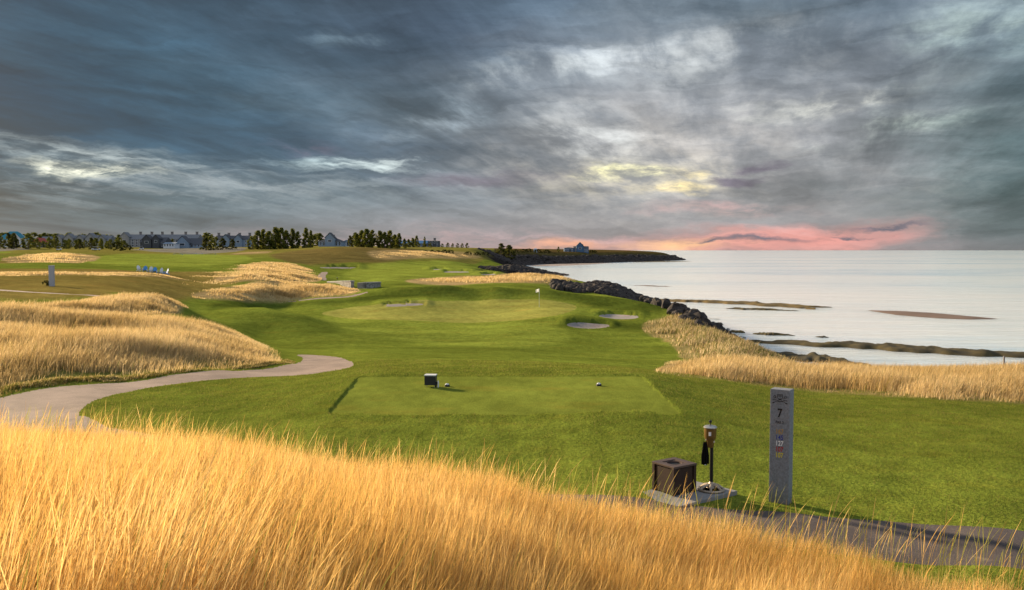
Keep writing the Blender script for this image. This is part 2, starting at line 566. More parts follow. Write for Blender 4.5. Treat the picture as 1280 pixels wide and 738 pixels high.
# waterline of the land, (u, distance)
WL = [(1700, 66), (1280, 72), (1100, 76), (1000, 82), (962, 91), (932, 104), (902, 122), (872, 143), (846, 152), (806, 160), (812, 170), (838, 178),
      (815, 190), (745, 204), (700, 218), (655, 260), (640, 305), (655, 340), (698, 356), (709, 372), (690, 400), (655, 450), (640, 520),
      (648, 600), (672, 655), (740, 715), (800, 815), (845, 905), (856, 960), (840, 1100), (760, 1500), (700, 4000)]
WLw = np.array([((u - 640) / F * Y, Y) for u, Y in WL] + [(-15000, 4000), (-15000, -400), (500, -400), (500, 60)])


def poly_sdf(p, poly):
    """signed distance (positive inside) and closest point"""
    p = np.asarray(p, float); poly = np.asarray(poly, float)
    best = np.full(len(p), 1e18); cp = np.zeros_like(p)
    ins = np.zeros(len(p), bool)
    q = np.roll(poly, -1, 0)
    for a, b in zip(poly, q):
        e = b - a
        t = np.clip(((p - a) @ e) / max(e @ e, 1e-12), 0, 1)
        c = a + t[:, None] * e
        d = ((p - c) ** 2).sum(1)
        m = d < best
        best[m] = d[m]; cp[m] = c[m]
        cond = (a[1] > p[:, 1]) != (b[1] > p[:, 1])
        with np.errstate(divide='ignore', invalid='ignore'):
            xx = (b[0] - a[0]) * (p[:, 1] - a[1]) / (b[1] - a[1]) + a[0]
        ins ^= cond & (p[:, 0] < xx)
    d = np.sqrt(best)
    return np.where(ins, d, -d), cp


def height(x, y, coast=True):
    x = np.asarray(x, float); y = np.asarray(y, float)
    sh = x.shape
    x = x.ravel(); y = y.ravel()
    out = np.empty(len(x))
    for i in range(0, len(x), 60000):
        xs = x[i:i + 60000]; ys = y[i:i + 60000]
        Y = np.maximum(ys, 2.5)
        a = np.clip(xs / Y, -1.3, 1.3); ly = np.minimum(np.log(Y), 7.6)
        pts = np.stack([a * AS, ly], 1)
        d2 = ((pts[:, None] - _X[None]) ** 2).sum(-1)
        z = _phi(d2) @ _W[:_n] + _W[_n] + pts @ _W[_n + 1:]
        # rolling of the links land
        far = sst(120, 220, Y) * (1 - sst(380, 560, Y))
        z += far * 0.55 * fbm(xs / 34 + 3, ys / 26, 3)
        far2 = sst(40, 80, Y) * (1 - sst(150, 260, Y)) * (1 - .8 * np.exp(-((Y - 108) / 18) ** 2))
        z += far2 * 0.22 * fbm(xs / 12, ys / 9, 2)
        u = a * F + 640
        yr = np.interp(u, [420, 460, 500, 560, 640, 700, 760, 810, 860], [124, 122, 119.5, 117.5, 117, 116.5, 113, 107, 100])
        z += np.interp(u, [430, 480, 760, 850], [0, .85, .75, 0]) * np.exp(-((Y - yr) / 3.4) ** 2)
        # dune ridges at the left of the path
        wm = np.exp(-((u - 120) / 190) ** 2 - ((np.log(Y) - np.log(33.5)) / 0.21) ** 2)
        z += wm * 0.75 * fbm(xs / 13 + 1.7 + ys / 22, ys / 4.2 - xs / 15, 3)
        wm = np.exp(-((u - 165) / 90) ** 2 - ((np.log(Y) - np.log(56)) / 0.10) ** 2)
        z += wm * (0.05 + 0.7 * fbm(xs / 6, ys / 5, 3))
        wm = np.exp(-((u - 330) / 120) ** 2 - ((np.log(Y) - np.log(150)) / 0.35) ** 2)
        z += wm * 1.0 * fbm(xs / 22 + 5, ys / 14, 3)
        wm = np.exp(-((u - 60) / 120) ** 2 - ((np.log(Y) - np.log(260)) / 0.25) ** 2)
        z += wm * 1.4 * fbm(xs / 20 + 9, ys / 14, 3)
        wm = np.exp(-((u - 870) / 80) ** 2 - ((np.log(Y) - np.log(72)) / 0.25) ** 2)
        z += wm * 0.5 * fbm(xs / 6 + 9, ys / 6, 3)
        z += 0.025 * fbm(xs / 1.6, ys / 1.6, 2) * (1 - sst(20, 60, Y)) * (1 - sst(17.5, 19.5, Y) * (1 - sst(24, 26, Y)))
        if coast:
            s, _ = poly_sdf(np.stack([xs, ys], 1), WLw)
            w = np.clip(0.06 * Y, 7, 26)
            k = sst(-0.25, 1.0, s / w + 0.05 * fbm(xs / (0.06 * Y + 2), ys / (0.06 * Y + 2), 3))
            z = SEA - 1.1 + (z - SEA + 1.1) * k
        out[i:i + 60000] = z
    return out.reshape(sh)


_YS = np.exp(np.linspace(math.log(2.6), math.log(1500), 1500))


def hit(u, v):
    """where the sight line of photo pixel (u, v) meets the land"""
    a, b = ray(u, v)
    zr = EYE + b * _YS
    zt = height(a * _YS, _YS)
    w = np.nonzero(zr <= zt)[0]
    if len(w) == 0:
        return np.array((a * 1400, 1400.0))
    i = w[0]
    return np.array((a * _YS[i], _YS[i]))


def gz(x, y):
    return float(height(np.array([x]), np.array([y]))[0])


def spot(u, Y):
    x = (u - 640) / F * Y
    return Vector((x, Y, gz(x, Y)))


# grid in (x/Y, ln Y)
aa = np.concatenate([-np.array([2.6, 1.8, 1.3, 1.05, 0.9, 0.8, 0.74]), np.linspace(-0.70, 0.70, 840), np.array([0.74, 0.8, 0.9, 1.05, 1.3, 1.8, 2.6])])
LY = np.linspace(math.log(2.3), math.log(2600), 640)
NA, NL = len(aa), len(LY)
I0, J0 = np.meshgrid(np.arange(NA, dtype=float), np.arange(NL, dtype=float))
I0 = I0.ravel(); J0 = J0.ravel()


def to_ij(xy):
    xy = np.asarray(xy, float)
    return np.stack([np.interp(xy[:, 0] / xy[:, 1], aa, np.arange(NA)), np.interp(np.log(xy[:, 1]), LY, np.arange(NL))], 1)


def smooth_poly(pts, n=2):
    pts = np.asarray(pts, float)
    for _ in range(n):
        q = np.roll(pts, -1, 0)
        pts = np.stack([pts * .75 + q * .25, pts * .25 + q * .75], 1).reshape(-1, 2)
    return pts


def zone_poly(pts, smooth=2):
    """photo outline -> polygon on the land; a third number gives the distance"""
    w = []
    for p in pts:
        w.append(hit(*p) if len(p) == 2 else np.array(((p[0] - 640) / F * p[2], p[2])))
    return smooth_poly(w, smooth) if smooth else np.array(w)


def zone_sdf(polyw, I=None, J=None, margin=25):
    I = I0 if I is None else I; J = J0 if J is None else J
    pij = to_ij(polyw)
    lo = pij.min(0) - margin; hi = pij.max(0) + margin
    m = (I > lo[0]) & (I < hi[0]) & (J > lo[1]) & (J < hi[1])
    s = np.full(len(I), -1e3); cp = np.zeros((len(I), 2))
    if m.any():
        s[m], cp[m] = poly_sdf(np.stack([I[m], J[m]], 1), pij)
    return s, cp


# hard-edged zones -------------------------------------------------------
_c = np.array([(-3.95, 18.7), (3.65, 18.7), (3.62, 24.5), (-4.25, 24.4)])
Z_TEE = np.concatenate([_c[k] + (_c[(k + 1) % 4] - _c[k]) * np.linspace(.03, .97, 34)[:, None] for k in range(4)])
Z_TEE = Z_TEE + np.stack([.05 * fbm(Z_TEE[:, 0] * 1.7, Z_TEE[:, 1] * 1.7, 3), .07 * fbm(Z_TEE[:, 0] * 1.3 + 9, Z_TEE[:, 1] * 1.3, 3)], 1)
Z_PATHS = [
    zone_poly([(-120, 514), (0, 497), (100, 481.5), (200, 472), (300, 464.5), (360, 457), (384, 449), (366, 443), (395, 443.5), (425, 446.5), (443, 453),
               (440, 460), (405, 466), (330, 470.5), (230, 478.5), (160, 489), (112, 502), (95, 519), (108, 536), (-120, 545)], 2),
    np.array([(-13, 17.0), (-9.6, 17.2), (-8.2, 15.3), (-4, 12.7), (0, 11.2), (3.3, 10.0), (5.44, 9.5), (7, 9.15), (9, 8.8), (14, 8.2), (14, 10.0), (9, 10.55), (6.2, 10.95),
              (3.4, 11.62), (2.9, 11.75), (0, 12.6), (-4, 14.2), (-8, 17.3), (-9.3, 19.0), (-13, 19.5)]),
    zone_poly([(345, 375.5), (420, 371.5), (455, 366), (470, 362.5), (458, 366.5), (425, 373), (380, 376)], 1),
    zone_poly([(396, 350), (398, 343), (404, 340.2), (411, 340.3), (406, 346), (410, 351.5)], 1),
    zone_poly([(-20, 361.6), (60, 366), (125, 370.3), (125, 371.6), (60, 367.4), (-20, 363)], 0)]
Z_GREEN = zone_poly([(395, 392), (430, 385), (500, 380), (570, 375.5), (640, 374.5), (700, 377), (724, 383), (716, 390), (680, 398), (620, 402), (550, 403), (470, 401), (420, 397)], 2)
Z_BUNK = [zone_poly([(707, 405.4), (722, 403.2), (745, 405), (766, 406.6), (752, 411), (726, 411.2), (711, 408.6)], 2),
          zone_poly([(748, 394), (768, 392.6), (801, 395.6), (795, 399), (768, 399.3), (751, 397)], 2),
          zone_poly([(474, 382.6), (500, 380), (532, 380), (526, 382.4), (490, 384.3)], 2),
          zone_poly([(398, 334.4), (420, 334.0), (445, 334.4), (445, 335.4), (420, 335.6), (402, 335.4)], 1),
          zone_poly([(540, 336.9), (553, 336.6), (560, 337.2), (556, 338), (544, 338)], 1),
          zone_poly([(553, 339.8), (570, 339.3), (588, 340), (584, 341), (558, 341)], 1),
          zone_poly([(600, 342.8), (612, 342.5), (621, 343.3), (616, 344.4), (603, 344)], 1)]
Z_POND = zone_poly([(214, 317.6), (236, 316.6), (262, 317.2), (282, 317.8), (262, 319), (222, 319)], 1)
hard = [('tee_box', Z_TEE)] + [('cart_path', z) for z in Z_PATHS] + [('putting_green', Z_GREEN)] + [('bunker', z) for z in Z_BUNK] + [('pond', Z_POND)]

I1, J1 = I0.copy(), J0.copy()
locked = np.zeros(len(I0), bool)
for nm, z in hard:
    s, cp = zone_sdf(z, I1, J1)
    m = (np.abs(s) < 0.499) & ~locked
    I1[m] = cp[m, 0]; J1[m] = cp[m, 1]
    locked |= m
A1 = np.interp(I1, np.arange(NA), aa)
Y1 = np.exp(np.interp(J1, np.arange(NL), LY))
X1 = A1 * Y1
Z1 = height(X1, Y1)
# shaping inside zones
s, _ = zone_sdf(Z_TEE, I1, J1)
Z1 = np.where(s > -0.01, Z1 * 0 + 0.0 - 0.03, Z1)
for k, z in enumerate(Z_BUNK):
    s, _ = zone_sdf(z, I1, J1, 12)
    dep = 0.20 if k < 3 else .15
    Z1 -= dep * sst(0.0, 3.0 if k < 3 else 1.6, s)
    cy = z[:, 1].mean()
    cj = np.interp(math.log(cy), LY, np.arange(NL))
    lip = sst(-9, -2.2, s) * (s < -.9) * sst(-.5, 1.5, J1 - cj)
    Z1 += lip * (0.22 if k < 3 else 0.55)
s, _ = zone_sdf(Z_POND, I1, J1)
pond_z = float(Z1[s > -0.5].mean()) if (s > -0.5).any() else 0.0
Z1 = np.where(s > -0.3, pond_z, Z1)

# ground colours ---------------------------------------------------------
LAWN = np.array((.136, .170, .025)); FAIR = np.array((.190, .232, .036)); GREENC = np.array((.240, .240, .056))
TAN = np.array((.32, .235, .11)); OLIVE = np.array((.185, .145, .040)); ROCK = np.array((.028, .024, .022)); DARKG = np.array((.06, .08, .014))
GREY = np.array((.20, .19, .18)); BROWN = np.array((.13, .095, .035))
colr = np.tile(LAWN, (len(X1), 1))
ne = fbm(X1 / 3.0, Y1 / 3.0, 4)
nf = fbm(X1 / (0.05 * Y1 + 1.5), Y1 / (0.05 * Y1 + 1.5), 4)
# beyond 250 m the ground is drier
colr += (OLIVE - colr) * (sst(240, 420, Y1) * 0.7)[:, None]


def tint(pts, c, soft=2.5, nk=2.0, amt=1.0, smooth=2):
    z = zone_poly(pts, smooth)
    s, _ = zone_sdf(z, I1, J1, 14)
    w = sst(-soft, soft, s + nk * nf) * amt
    colr[:] = colr + (np.asarray(c) - colr) * w[:, None]
    return z


tint([(-120, 323), (120, 331), (330, 345), (300, 352), (240, 372), (100, 380), (-120, 374)], OLIVE, 4, 3)
tint([(-120, 340), (60, 341), (240, 350), (240, 353), (60, 346), (-120, 346)], TAN * .8, 2, 4, .7)
tint([(-120, 330.5), (60, 330), (140, 330), (255, 336), (230, 341), (60, 337), (-120, 338)], LAWN * .95, 2, 1)
tint([(112, 327), (130, 316.5), (215, 318), (300, 319), (322, 324), (285, 332), (200, 333), (115, 331)], FAIR, 2, 1)
tint([(-120, 315), (20, 314.6), (20, 316.8), (-120, 317)], FAIR, 1, 0)
tint([(2, 322), (40, 317), (90, 316), (125, 319.5), (118, 328), (60, 329), (0, 328)], TAN, 1.5, 3)
tint([(-120, 311), (30, 310), (45, 314), (-120, 315)], GREY, 1.5, 2, .8)
tint([(155, 311.5), (300, 309), (312, 313), (262, 318), (180, 315)], GREY, 1.5, 3, .75)
tint([(330, 318), (400, 311), (470, 310), (540, 313), (500, 329), (430, 330), (360, 330)], BROWN, 3, 3, .85)
tint([(452, 313.5), (520, 312.5), (600, 318), (600, 324), (520, 322), (470, 326)], TAN, 2, 4, .75)
tint([(424, 344), (440, 334), (520, 328), (600, 328), (640, 337), (610, 345.5), (560, 348), (480, 353), (450, 352)], FAIR, 2, 1)
tint([(560, 331), (640, 332), (660, 336), (600, 336)], LAWN, 1, 1)
tint([(500, 350), (560, 346), (640, 345), (740, 346), (735, 356), (600, 355), (520, 356.5)], TAN, 1.5, 3)
tint([(400, 402), (480, 408), (600, 407), (700, 401), (722, 428), (640, 436), (540, 430), (440, 412)], FAIR * .92, 3, .6)
Z_COLLAR = tint([(375, 396), (420, 384), (500, 378), (570, 373.5), (650, 372), (735, 378), (738, 388), (700, 400), (620, 406), (540, 406), (440, 403)], FAIR * .9, 2, .3)
RGH = np.array((.052, .074, .012))
s_, _ = zone_sdf(Z_GREEN, I1, J1, 60)
for pts, am in (([(425, 383), (450, 368, 121), (500, 363, 120), (560, 362, 119), (640, 363, 118.5), (700, 368, 118), (750, 375, 116), (815, 384, 112), (850, 392, 102), (815, 397), (790, 391), (745, 388), (735, 381), (700, 375), (640, 372), (570, 372), (500, 376.5)], .85),
                ([(715, 398), (745, 399), (790, 402), (830, 404), (840, 418), (800, 416), (760, 413), (705, 413), (690, 405)], .6),
                ([(262, 377), (330, 374), (400, 374), (450, 372), (440, 380), (400, 386), (350, 382), (300, 386), (250, 392)], .85),
                ([(270, 402), (330, 398), (400, 400), (440, 414), (400, 424), (330, 424), (300, 414)], .45),
                ([(470, 410), (600, 414), (700, 412), (800, 420), (850, 440), (790, 452), (640, 448), (500, 446), (430, 436)], .16),
                ([(100, 500), (250, 484), (420, 470), (470, 476), (420, 512), (430, 524), (880, 524), (860, 500), (800, 472), (900, 480), (1280, 512), (1400, 560), (1400, 660), (1000, 640), (800, 600), (600, 560), (300, 540)], .05)):
    z = zone_poly(pts, 2)
    s, _ = zone_sdf(z, I1, J1, 20)
    w = sst(-3, 5, s + 2.5 * nf) * am * (1 - sst(-6, -1, s_))
    colr += (RGH - colr) * w[:, None]
# path-side wear and the meadow by the path
Z_F2 = zone_poly([(-160, 384), (0, 388), (120, 399), (235, 403), (310, 420), (352, 444), (352, 455), (290, 463), (200, 470), (100, 479), (0, 494), (-160, 512)], 2)
s, _ = zone_sdf(Z_F2, I1, J1)
w = sst(-2, 14, s + 3 * nf)
colr += (TAN * .8 - colr) * w[:, None]
Z_F3 = zone_poly([(-60, 386), (40, 386), (95, 377), (150, 371), (200, 374.5), (236, 383), (234, 391), (195, 396), (90, 394), (-60, 396)], 2)
Z_F4 = zone_poly([(228, 372), (255, 362), (300, 357), (380, 355.5), (440, 357.5), (456, 364), (420, 371), (340, 375.5), (280, 376)], 2)
Z_F5 = [zone_poly([(255, 352), (300, 341), (360, 339), (395, 343), (408, 351), (360, 355), (290, 355)], 2),
        zone_poly([(288, 338), (310, 329), (350, 327.5), (385, 334), (396, 341), (340, 338), (310, 341)], 2),
        zone_poly([(280, 318), (320, 314.5), (345, 315.5), (300, 318.8)], 1)]
Z_F6 = [zone_poly([(806, 466), (830, 452), (880, 452), (950, 459), (1050, 466), (1150, 467), (1280, 470), (1420, 472), (1420, 508), (1280, 505), (1150, 500),
                   (1050, 492), (950, 482), (870, 472)], 2),
        zone_poly([(795, 410), (815, 398), (850, 393), (872, 398), (895, 414), (922, 430), (955, 442), (1010, 454), (960, 460), (890, 452), (845, 450), (850, 440), (830, 424)], 2)]
Z_F7 = [zone_poly([(505, 350.5), (560, 346.5), (640, 345.5), (735, 347), (738, 356), (650, 355), (560, 354.5)], 2)]
for z, a_ in [(Z_F3, .9), (Z_F4, 1), (Z_F5[0], 1), (Z_F5[1], 1), (Z_F5[2], 1), (Z_F6[0], 1), (Z_F6[1], .7), (Z_F7[0], .6)]:
    s, _ = zone_sdf(z, I1, J1)
    w = sst(-1.5, 2.5, s + 3 * nf) * a_
    colr += (TAN - colr) * w[:, None]
# bank in front: dry grass floor
Z_F1 = np.array([(-14, 1.0), (9, 1.0), (9, 4.4), (7, 5.9), (5.5, 7.5), (4.7, 8.5), (3.7, 9.4), (2.8, 9.95), (1.8, 10.3), (0, 10.6), (-2, 11.4), (-4.5, 12.4), (-7.5, 14.2), (-14, 15.5)])
s, _ = zone_sdf(Z_F1, I1, J1)
w = sst(-4, 6, s + 2 * nf)
colr += (TAN * .75 - colr) * w[:, None]
# shore: dark rock and soil below the turf edge
sw, _ = poly_sdf(np.stack([X1, Y1], 1), WLw)
wd = np.clip(0.06 * Y1, 7, 26)
w = 1 - sst(0.45, 0.85, sw / wd + 0.12 * nf)
w[(A1 > 0.33) & (sw > 5)] *= 0.4
colr += (ROCK - colr) * w[:, None]
# headland slopes: rough dark grass on top
w = sst(560, 640, Y1) * (A1 > -0.02) * (1 - w)
colr += (BROWN * .6 - colr) * w[:, None]
colr *= (1 + 0.10 * ne)[:, None]
colr = np.clip(colr, 0.004, 1)

q = (np.arange(NL - 1)[:, None] * NA + np.arange(NA - 1)[None]).ravel()
quads = np.stack([q, q + 1, q + NA + 1, q + NA], 1)
fi = I1[quads].mean(1); fj = J1[quads].mean(1)
owner = np.zeros(len(quads), int)
for k, (nm, z) in enumerate(hard):
    s, _ = zone_sdf(z, fi, fj, 3)
    if nm == 'bunker' or nm == 'pond' or nm == 'putting_green' or nm == 'tee_box':
        owner[s > 0] = k + 1
    else:
        owner[(s > 0)] = k + 1
VERT = np.stack([X1, Y1, Z1], 1)
ZG = Z1.reshape(NL, NA)


def zi(x, y):
    i = np.clip(np.interp(x / y, aa, np.arange(NA)), 0, NA - 1.001); j = np.clip(np.interp(np.log(y), LY, np.arange(NL)), 0, NL - 1.001)
    a = i.astype(int); b = j.astype(int); f = i - a; g = j - b
    return (ZG[b, a] * (1 - f) + ZG[b, a + 1] * f) * (1 - g) + (ZG[b + 1, a] * (1 - f) + ZG[b + 1, a + 1] * f) * g


def grid_piece(name, mask, material, color=None):
    f = quads[mask]
    ids, inv = np.unique(f, return_inverse=True)
    cc = colr[ids] if color is None else np.tile(color, (len(ids), 1)) * (1 + 0.08 * ne[ids])[:, None]
    if name == 'cart_path':          # same asphalt, colour darkened past the bank to paint in its shade
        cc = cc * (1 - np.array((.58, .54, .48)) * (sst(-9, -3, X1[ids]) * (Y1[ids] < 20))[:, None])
    o = np_mesh(name, VERT[ids], inv.reshape(-1, 4), material, cc)
    o['kind'] = 'structure'
    return o


turf = turf_mat('turf', 0.08, 16.0, 0.24, 0.22)
mown = turf_mat('mown_turf', 0.015, 26.0, 0.18, 0.35, band=1.9)
sandm = turf_mat('sand', 0.03, 9.0, 0.12, 0.5)
def path_material():
    m = bpy.data.materials.new('worn_asphalt')
    m.use_nodes = True
    T = NT(m.node_tree)
    out = T.n('ShaderNodeOutputMaterial'); b = T.n('ShaderNodeBsdfPrincipled')
    T.l(b.outputs[0], out.inputs[0])
    at = T.n('ShaderNodeVertexColor'); at.layer_name = 'Col'
    pos = T.n('ShaderNodeNewGeometry').outputs['Position']
    st = T.noise(pos, .9, 6, .65); gr = T.noise(pos, 70.0, 3, .7); sd_ = T.noise(pos, 2.6, 6, .7)
    k = T.math('MULTIPLY', T.maprange(st, .32, .68, .80, 1.16), T.maprange(gr, .3, .7, .72, 1.28))
    c = T.mix(1.0, at.outputs[0], T.comb(k, k, k), 'MULTIPLY')
    c = T.mix(T.maprange(sd_, .56, .72, 0, .55), c, (.30, .235, .17))          # blown sand and grit
    vo = T.n('ShaderNodeTexVoronoi', feature='DISTANCE_TO_EDGE')
    T.l(T.vmath('ADD', pos, T.vmath('MULTIPLY', T.noise(pos, 1.6, 4, .6, color=True), (1.2, 1.2, 0))), vo.inputs['Vector']); vo.inputs['Scale'].default_value = .33
    c = T.mix(T.maprange(vo.outputs['Distance'], .004, .0, 0, .35), c, (.05, .045, .042))  # cracks
    T.l(c, b.inputs['Base Color'])
    b.inputs['Roughness'].default_value = .9; b.inputs['Specular IOR Level'].default_value = .12
    bp = T.n('ShaderNodeBump'); bp.inputs['Strength'].default_value = .6; bp.inputs['Distance'].default_value = .006
    T.l(gr, bp.inputs['Height']); T.l(bp.outputs[0], b.inputs['Normal'])
    return m


pathm = path_material()
ground = grid_piece('ground', owner == 0, turf)
# the same sheet carried on behind the viewer
bx_ = np.array([(-60, -60, 1.6), (60, -60, 1.2), (6.0, 2.3, 0.2), (-6.0, 2.3, 1.7)])
back = np_mesh('ground_behind', bx_, [(0, 1, 2, 3)], turf, np.tile(TAN * .75, (4, 1)))
back['kind'] = 'structure'
grid_piece('tee_box', owner == 1, mown, (.160, .190, .031))
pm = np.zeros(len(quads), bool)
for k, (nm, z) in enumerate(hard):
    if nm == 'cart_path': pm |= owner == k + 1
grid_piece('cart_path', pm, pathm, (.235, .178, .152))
for k, (nm, z) in enumerate(hard):
    m = owner == k + 1
    if not m.any(): continue
    if nm == 'putting_green': grid_piece(nm, m, mown, GREENC)
    if nm == 'bunker': grid_piece(nm, m, sandm, (.27, .245, .23))
    if nm == 'pond':
        grid_piece(nm, m, mat('pond_water', (.10, .22, .24), 0.12, spec=0.5, var=0.05))

# ------------------------------------------------------------------ sea
def sea_material():
    m = bpy.data.materials.new('sea_water')
    m.use_nodes = True
    T = NT(m.node_tree)
    out = T.n('ShaderNodeOutputMaterial'); b = T.n('ShaderNodeBsdfPrincipled')
    T.l(b.outputs[0], out.inputs[0])
    geo = T.n('ShaderNodeNewGeometry'); pos = geo.outputs['Position']
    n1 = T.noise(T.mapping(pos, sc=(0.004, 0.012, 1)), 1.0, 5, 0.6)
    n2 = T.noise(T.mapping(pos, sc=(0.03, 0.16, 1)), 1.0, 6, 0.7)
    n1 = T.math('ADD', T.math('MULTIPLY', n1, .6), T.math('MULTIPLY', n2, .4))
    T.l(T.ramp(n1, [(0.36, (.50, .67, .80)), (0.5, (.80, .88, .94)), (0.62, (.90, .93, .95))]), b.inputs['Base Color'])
    b.inputs['Roughness'].default_value = 0.14
    b.inputs['Subsurface Weight'].default_value = 1.0
    b.inputs['Subsurface Radius'].default_value = (1.0, 1.0, 1.0)
    b.inputs['Subsurface Scale'].default_value = 9.0
    b.inputs['IOR'].default_value = 1.33
    b.inputs['Specular IOR Level'].default_value = 0.6
    h = T.math('ADD', T.noise(T.mapping(pos, sc=(0.5, 1.1, 1)), 1.0, 5, 0.65), T.math('MULTIPLY', T.noise(T.mapping(pos, sc=(0.06, 0.16, 1)), 1.0, 4, 0.6), 3.0))
    bp = T.n('ShaderNodeBump'); bp.inputs['Strength'].default_value = 0.5; bp.inputs['Distance'].default_value = 0.4
    T.l(h, bp.inputs['Height']); T.l(bp.outputs[0], b.inputs['Normal'])
    return m


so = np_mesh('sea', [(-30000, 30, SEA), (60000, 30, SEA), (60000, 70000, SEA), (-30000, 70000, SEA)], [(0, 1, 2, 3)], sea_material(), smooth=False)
so['kind'] = 'structure'


def sea_uv(u, v):
    a, b = ray(u, v)
    Y = (SEA - EYE) / b
    return np.array((a * Y, Y))


def reef(name, line, half, hgt, material, n=90, m=9, rough=0.5):
    """low ledge along a line of photo points at sea level; half widths in photo pixels"""
    us = np.array([p[0] for p in line], float); vs = np.array([p[1] for p in line], float)
    hs = np.array(half, float) if np.ndim(half) else np.full(len(line), half)
    t = np.linspace(0, 1, n)
    tt = np.linspace(0, 1, len(line))
    uu = np.interp(t, tt, us); vv = np.interp(t, tt, vs); hh = np.interp(t, tt, hs)
    verts = []
    for i in range(n):
        e = math.sin(math.pi * min(max(t[i], 0.0), 1.0)) ** 0.35
        wv = 1 + rough * float(pn(np.array([t[i] * 14.0 + us[0]]), np.array([1.3]))[0])
        a = sea_uv(uu[i], vv[i] + hh[i] * e * wv); b = sea_uv(uu[i], vv[i] - hh[i] * e * (2 - wv))
        for j in range(m):
            s = j / (m - 1)
            p = a + (b - a) * s
            k = math.sin(math.pi * s) ** 0.6 * e
            z = SEA - 0.12 + k * hgt * (1 + rough * float(fbm(np.array([p[0] / 2.2]), np.array([p[1] / 2.2]), 3)[0]) * 1.6)
            verts.append((p[0], p[1], z))
    q = (np.arange(n - 1)[:, None] * m + np.arange(m - 1)[None]).ravel()
    o = np_mesh(name, verts, np.stack([q, q + m, q + m + 1, q + 1], 1), material)
    o['kind'] = 'structure'
    return o


weed = mat('seaweed_rock', (.060, .045, .014), 0.85, var=0.5, scale=0.7, bump=1.0, col2=(.022, .020, .014))
weed2 = mat('golden_weed_rock', (.13, .085, .022), 0.85, var=0.45, scale=0.5, bump=1.0, col2=(.04, .032, .018))
wets = mat('wet_sand', (.17, .115, .085), 0.6, var=0.12, scale=0.15, bump=0.3)
reef('reef', [(918, 427.5), (980, 429.5), (1060, 432.5), (1130, 437), (1190, 441.5), (1290, 445.5), (1420, 450)], [1.5, 2.5, 3, 3.4, 3.6, 3.2, 3], 0.55, weed, 200)
reef('reef', [(935, 441), (980, 446), (1030, 450), (1092, 458)], [1.5, 4, 5, 2], 0.5, weed, 90)
reef('reef', [(800, 375.5), (850, 376.5), (880, 377.5), (930, 380), (990, 383), (1042, 384.6)], [2.5, 1.5, 1.2, 1.8, 2.0, .6], 0.5, weed2, 140)
reef('reef', [(905, 386), (930, 386.5), (960, 387.5), (1000, 389)], [.5, 1.1, .8, .4], 0.35, weed, 60)
reef('reef', [(945, 381.5), (990, 384), (1020, 386.5), (1005, 386.8)], [.5, 1.2, 1.0, .4], 0.3, weed2, 60)
reef('reef', [(940, 417.5), (955, 418), (968, 418.6), (996, 420)], [.5, 1.6, 1.2, .3], 0.35, weed, 50)
reef('reef', [(906, 414.5), (920, 415.4), (932, 416.4)], [1.6, 1.3, .3], 0.4, weed, 40)
reef('reef', [(878, 398.4), (890, 398.8), (902, 399.4)], [.3, .5, .3], 0.15, weed, 40)
reef('reef', [(790, 357), (815, 357.8), (842, 358.8)], [.3, .5, .3], 0.25, wets, 40)
reef('reef', [(1018, 421.3), (1028, 421.8), (1037, 422.2)], [.4, .9, .4], 0.25, weed, 40)
reef('sandbar', [(1083, 388), (1120, 391.5), (1170, 395), (1215, 397.8), (1250, 399)], [1.0, 3.3, 3.6, 2.5, .4], 0.35, wets, 120, 11, 0.08)
reef('sandbar', [(660, 332.5), (700, 331.3), (740, 330), (765, 328.8)], [1.8, 1.6, .8, .2], 0.35, mat('pale_beach_sand', (.30, .24, .21), 0.7, var=.1, scale=.1), 60, 7, 0.1)
reef('reef', [(790, 328), (830, 327.4), (866, 326.8)], [.4, .5, .2], 0.5, weed, 40)

# ------------------------------------------------------------------ rocks
rockm = mat('basalt_rock', (.054, .046, .042), 0.9, var=0.45, scale=1.3, bump=0.8, spec=.15, col2=(.018, .015, .015))
rock_meshes = []
for k in range(6):
    bm = bmesh.new()
    bmesh.ops.create_icosphere(bm, subdivisions=2, radius=1)
    rr = np.random.default_rng(50 + k)
    planes = rr.normal(size=(9, 3)); planes /= np.linalg.norm(planes, axis=1)[:, None]
    dd = rr.uniform(.55, .85, 9)
    for v in bm.verts:
        p = np.array(v.co)
        for n_, d_ in zip(planes, dd):
            h_ = p @ n_ - d_
            if h_ > 0: p = p - n_ * h_
        p = p * (1 + 0.08 * rr.normal())
        v.co = Vector(p) * 1.15
    me = bpy.data.meshes.new('boulder')
    bm.to_mesh(me); bm.free()
    me.materials.append(rockm)
    rock_meshes.append(me)


def boulder(x, y, z, s, label, group, m=None):
    o = bpy.data.objects.new('boulder', m or random.choice(rock_meshes))
    COL.objects.link(o)
    o.location = (x, y, z)
    o.rotation_euler = (random.uniform(0, 6.3), random.uniform(0, 6.3), random.uniform(0, 6.3))
    o.scale = (s * random.uniform(.8, 1.25), s * random.uniform(.8, 1.2), s * random.uniform(.65, 1.0))
    tag(o, label, 'boulder', group)
    return o


def along(line, smin, smax, n, seed):
    """random spots along a plan line: (x, y, t)"""
    rr = np.random.default_rng(seed)
    L = np.array([((u - 640) / F * Y, Y) for u, Y in line])
    seg = np.linalg.norm(np.diff(L, axis=0), axis=1); cum = np.r_[0, np.cumsum(seg)]
    t = rr.uniform(0, cum[-1], n)
    x = np.interp(t, cum, L[:, 0]); y = np.interp(t, cum, L[:, 1])
    i = np.clip(np.searchsorted(cum, t) - 1, 0, len(seg) - 1)
    d = (L[i + 1] - L[i]) / seg[i][:, None]
    off = rr.uniform(smin, smax, n)
    return x - d[:, 1] * off, y + d[:, 0] * off


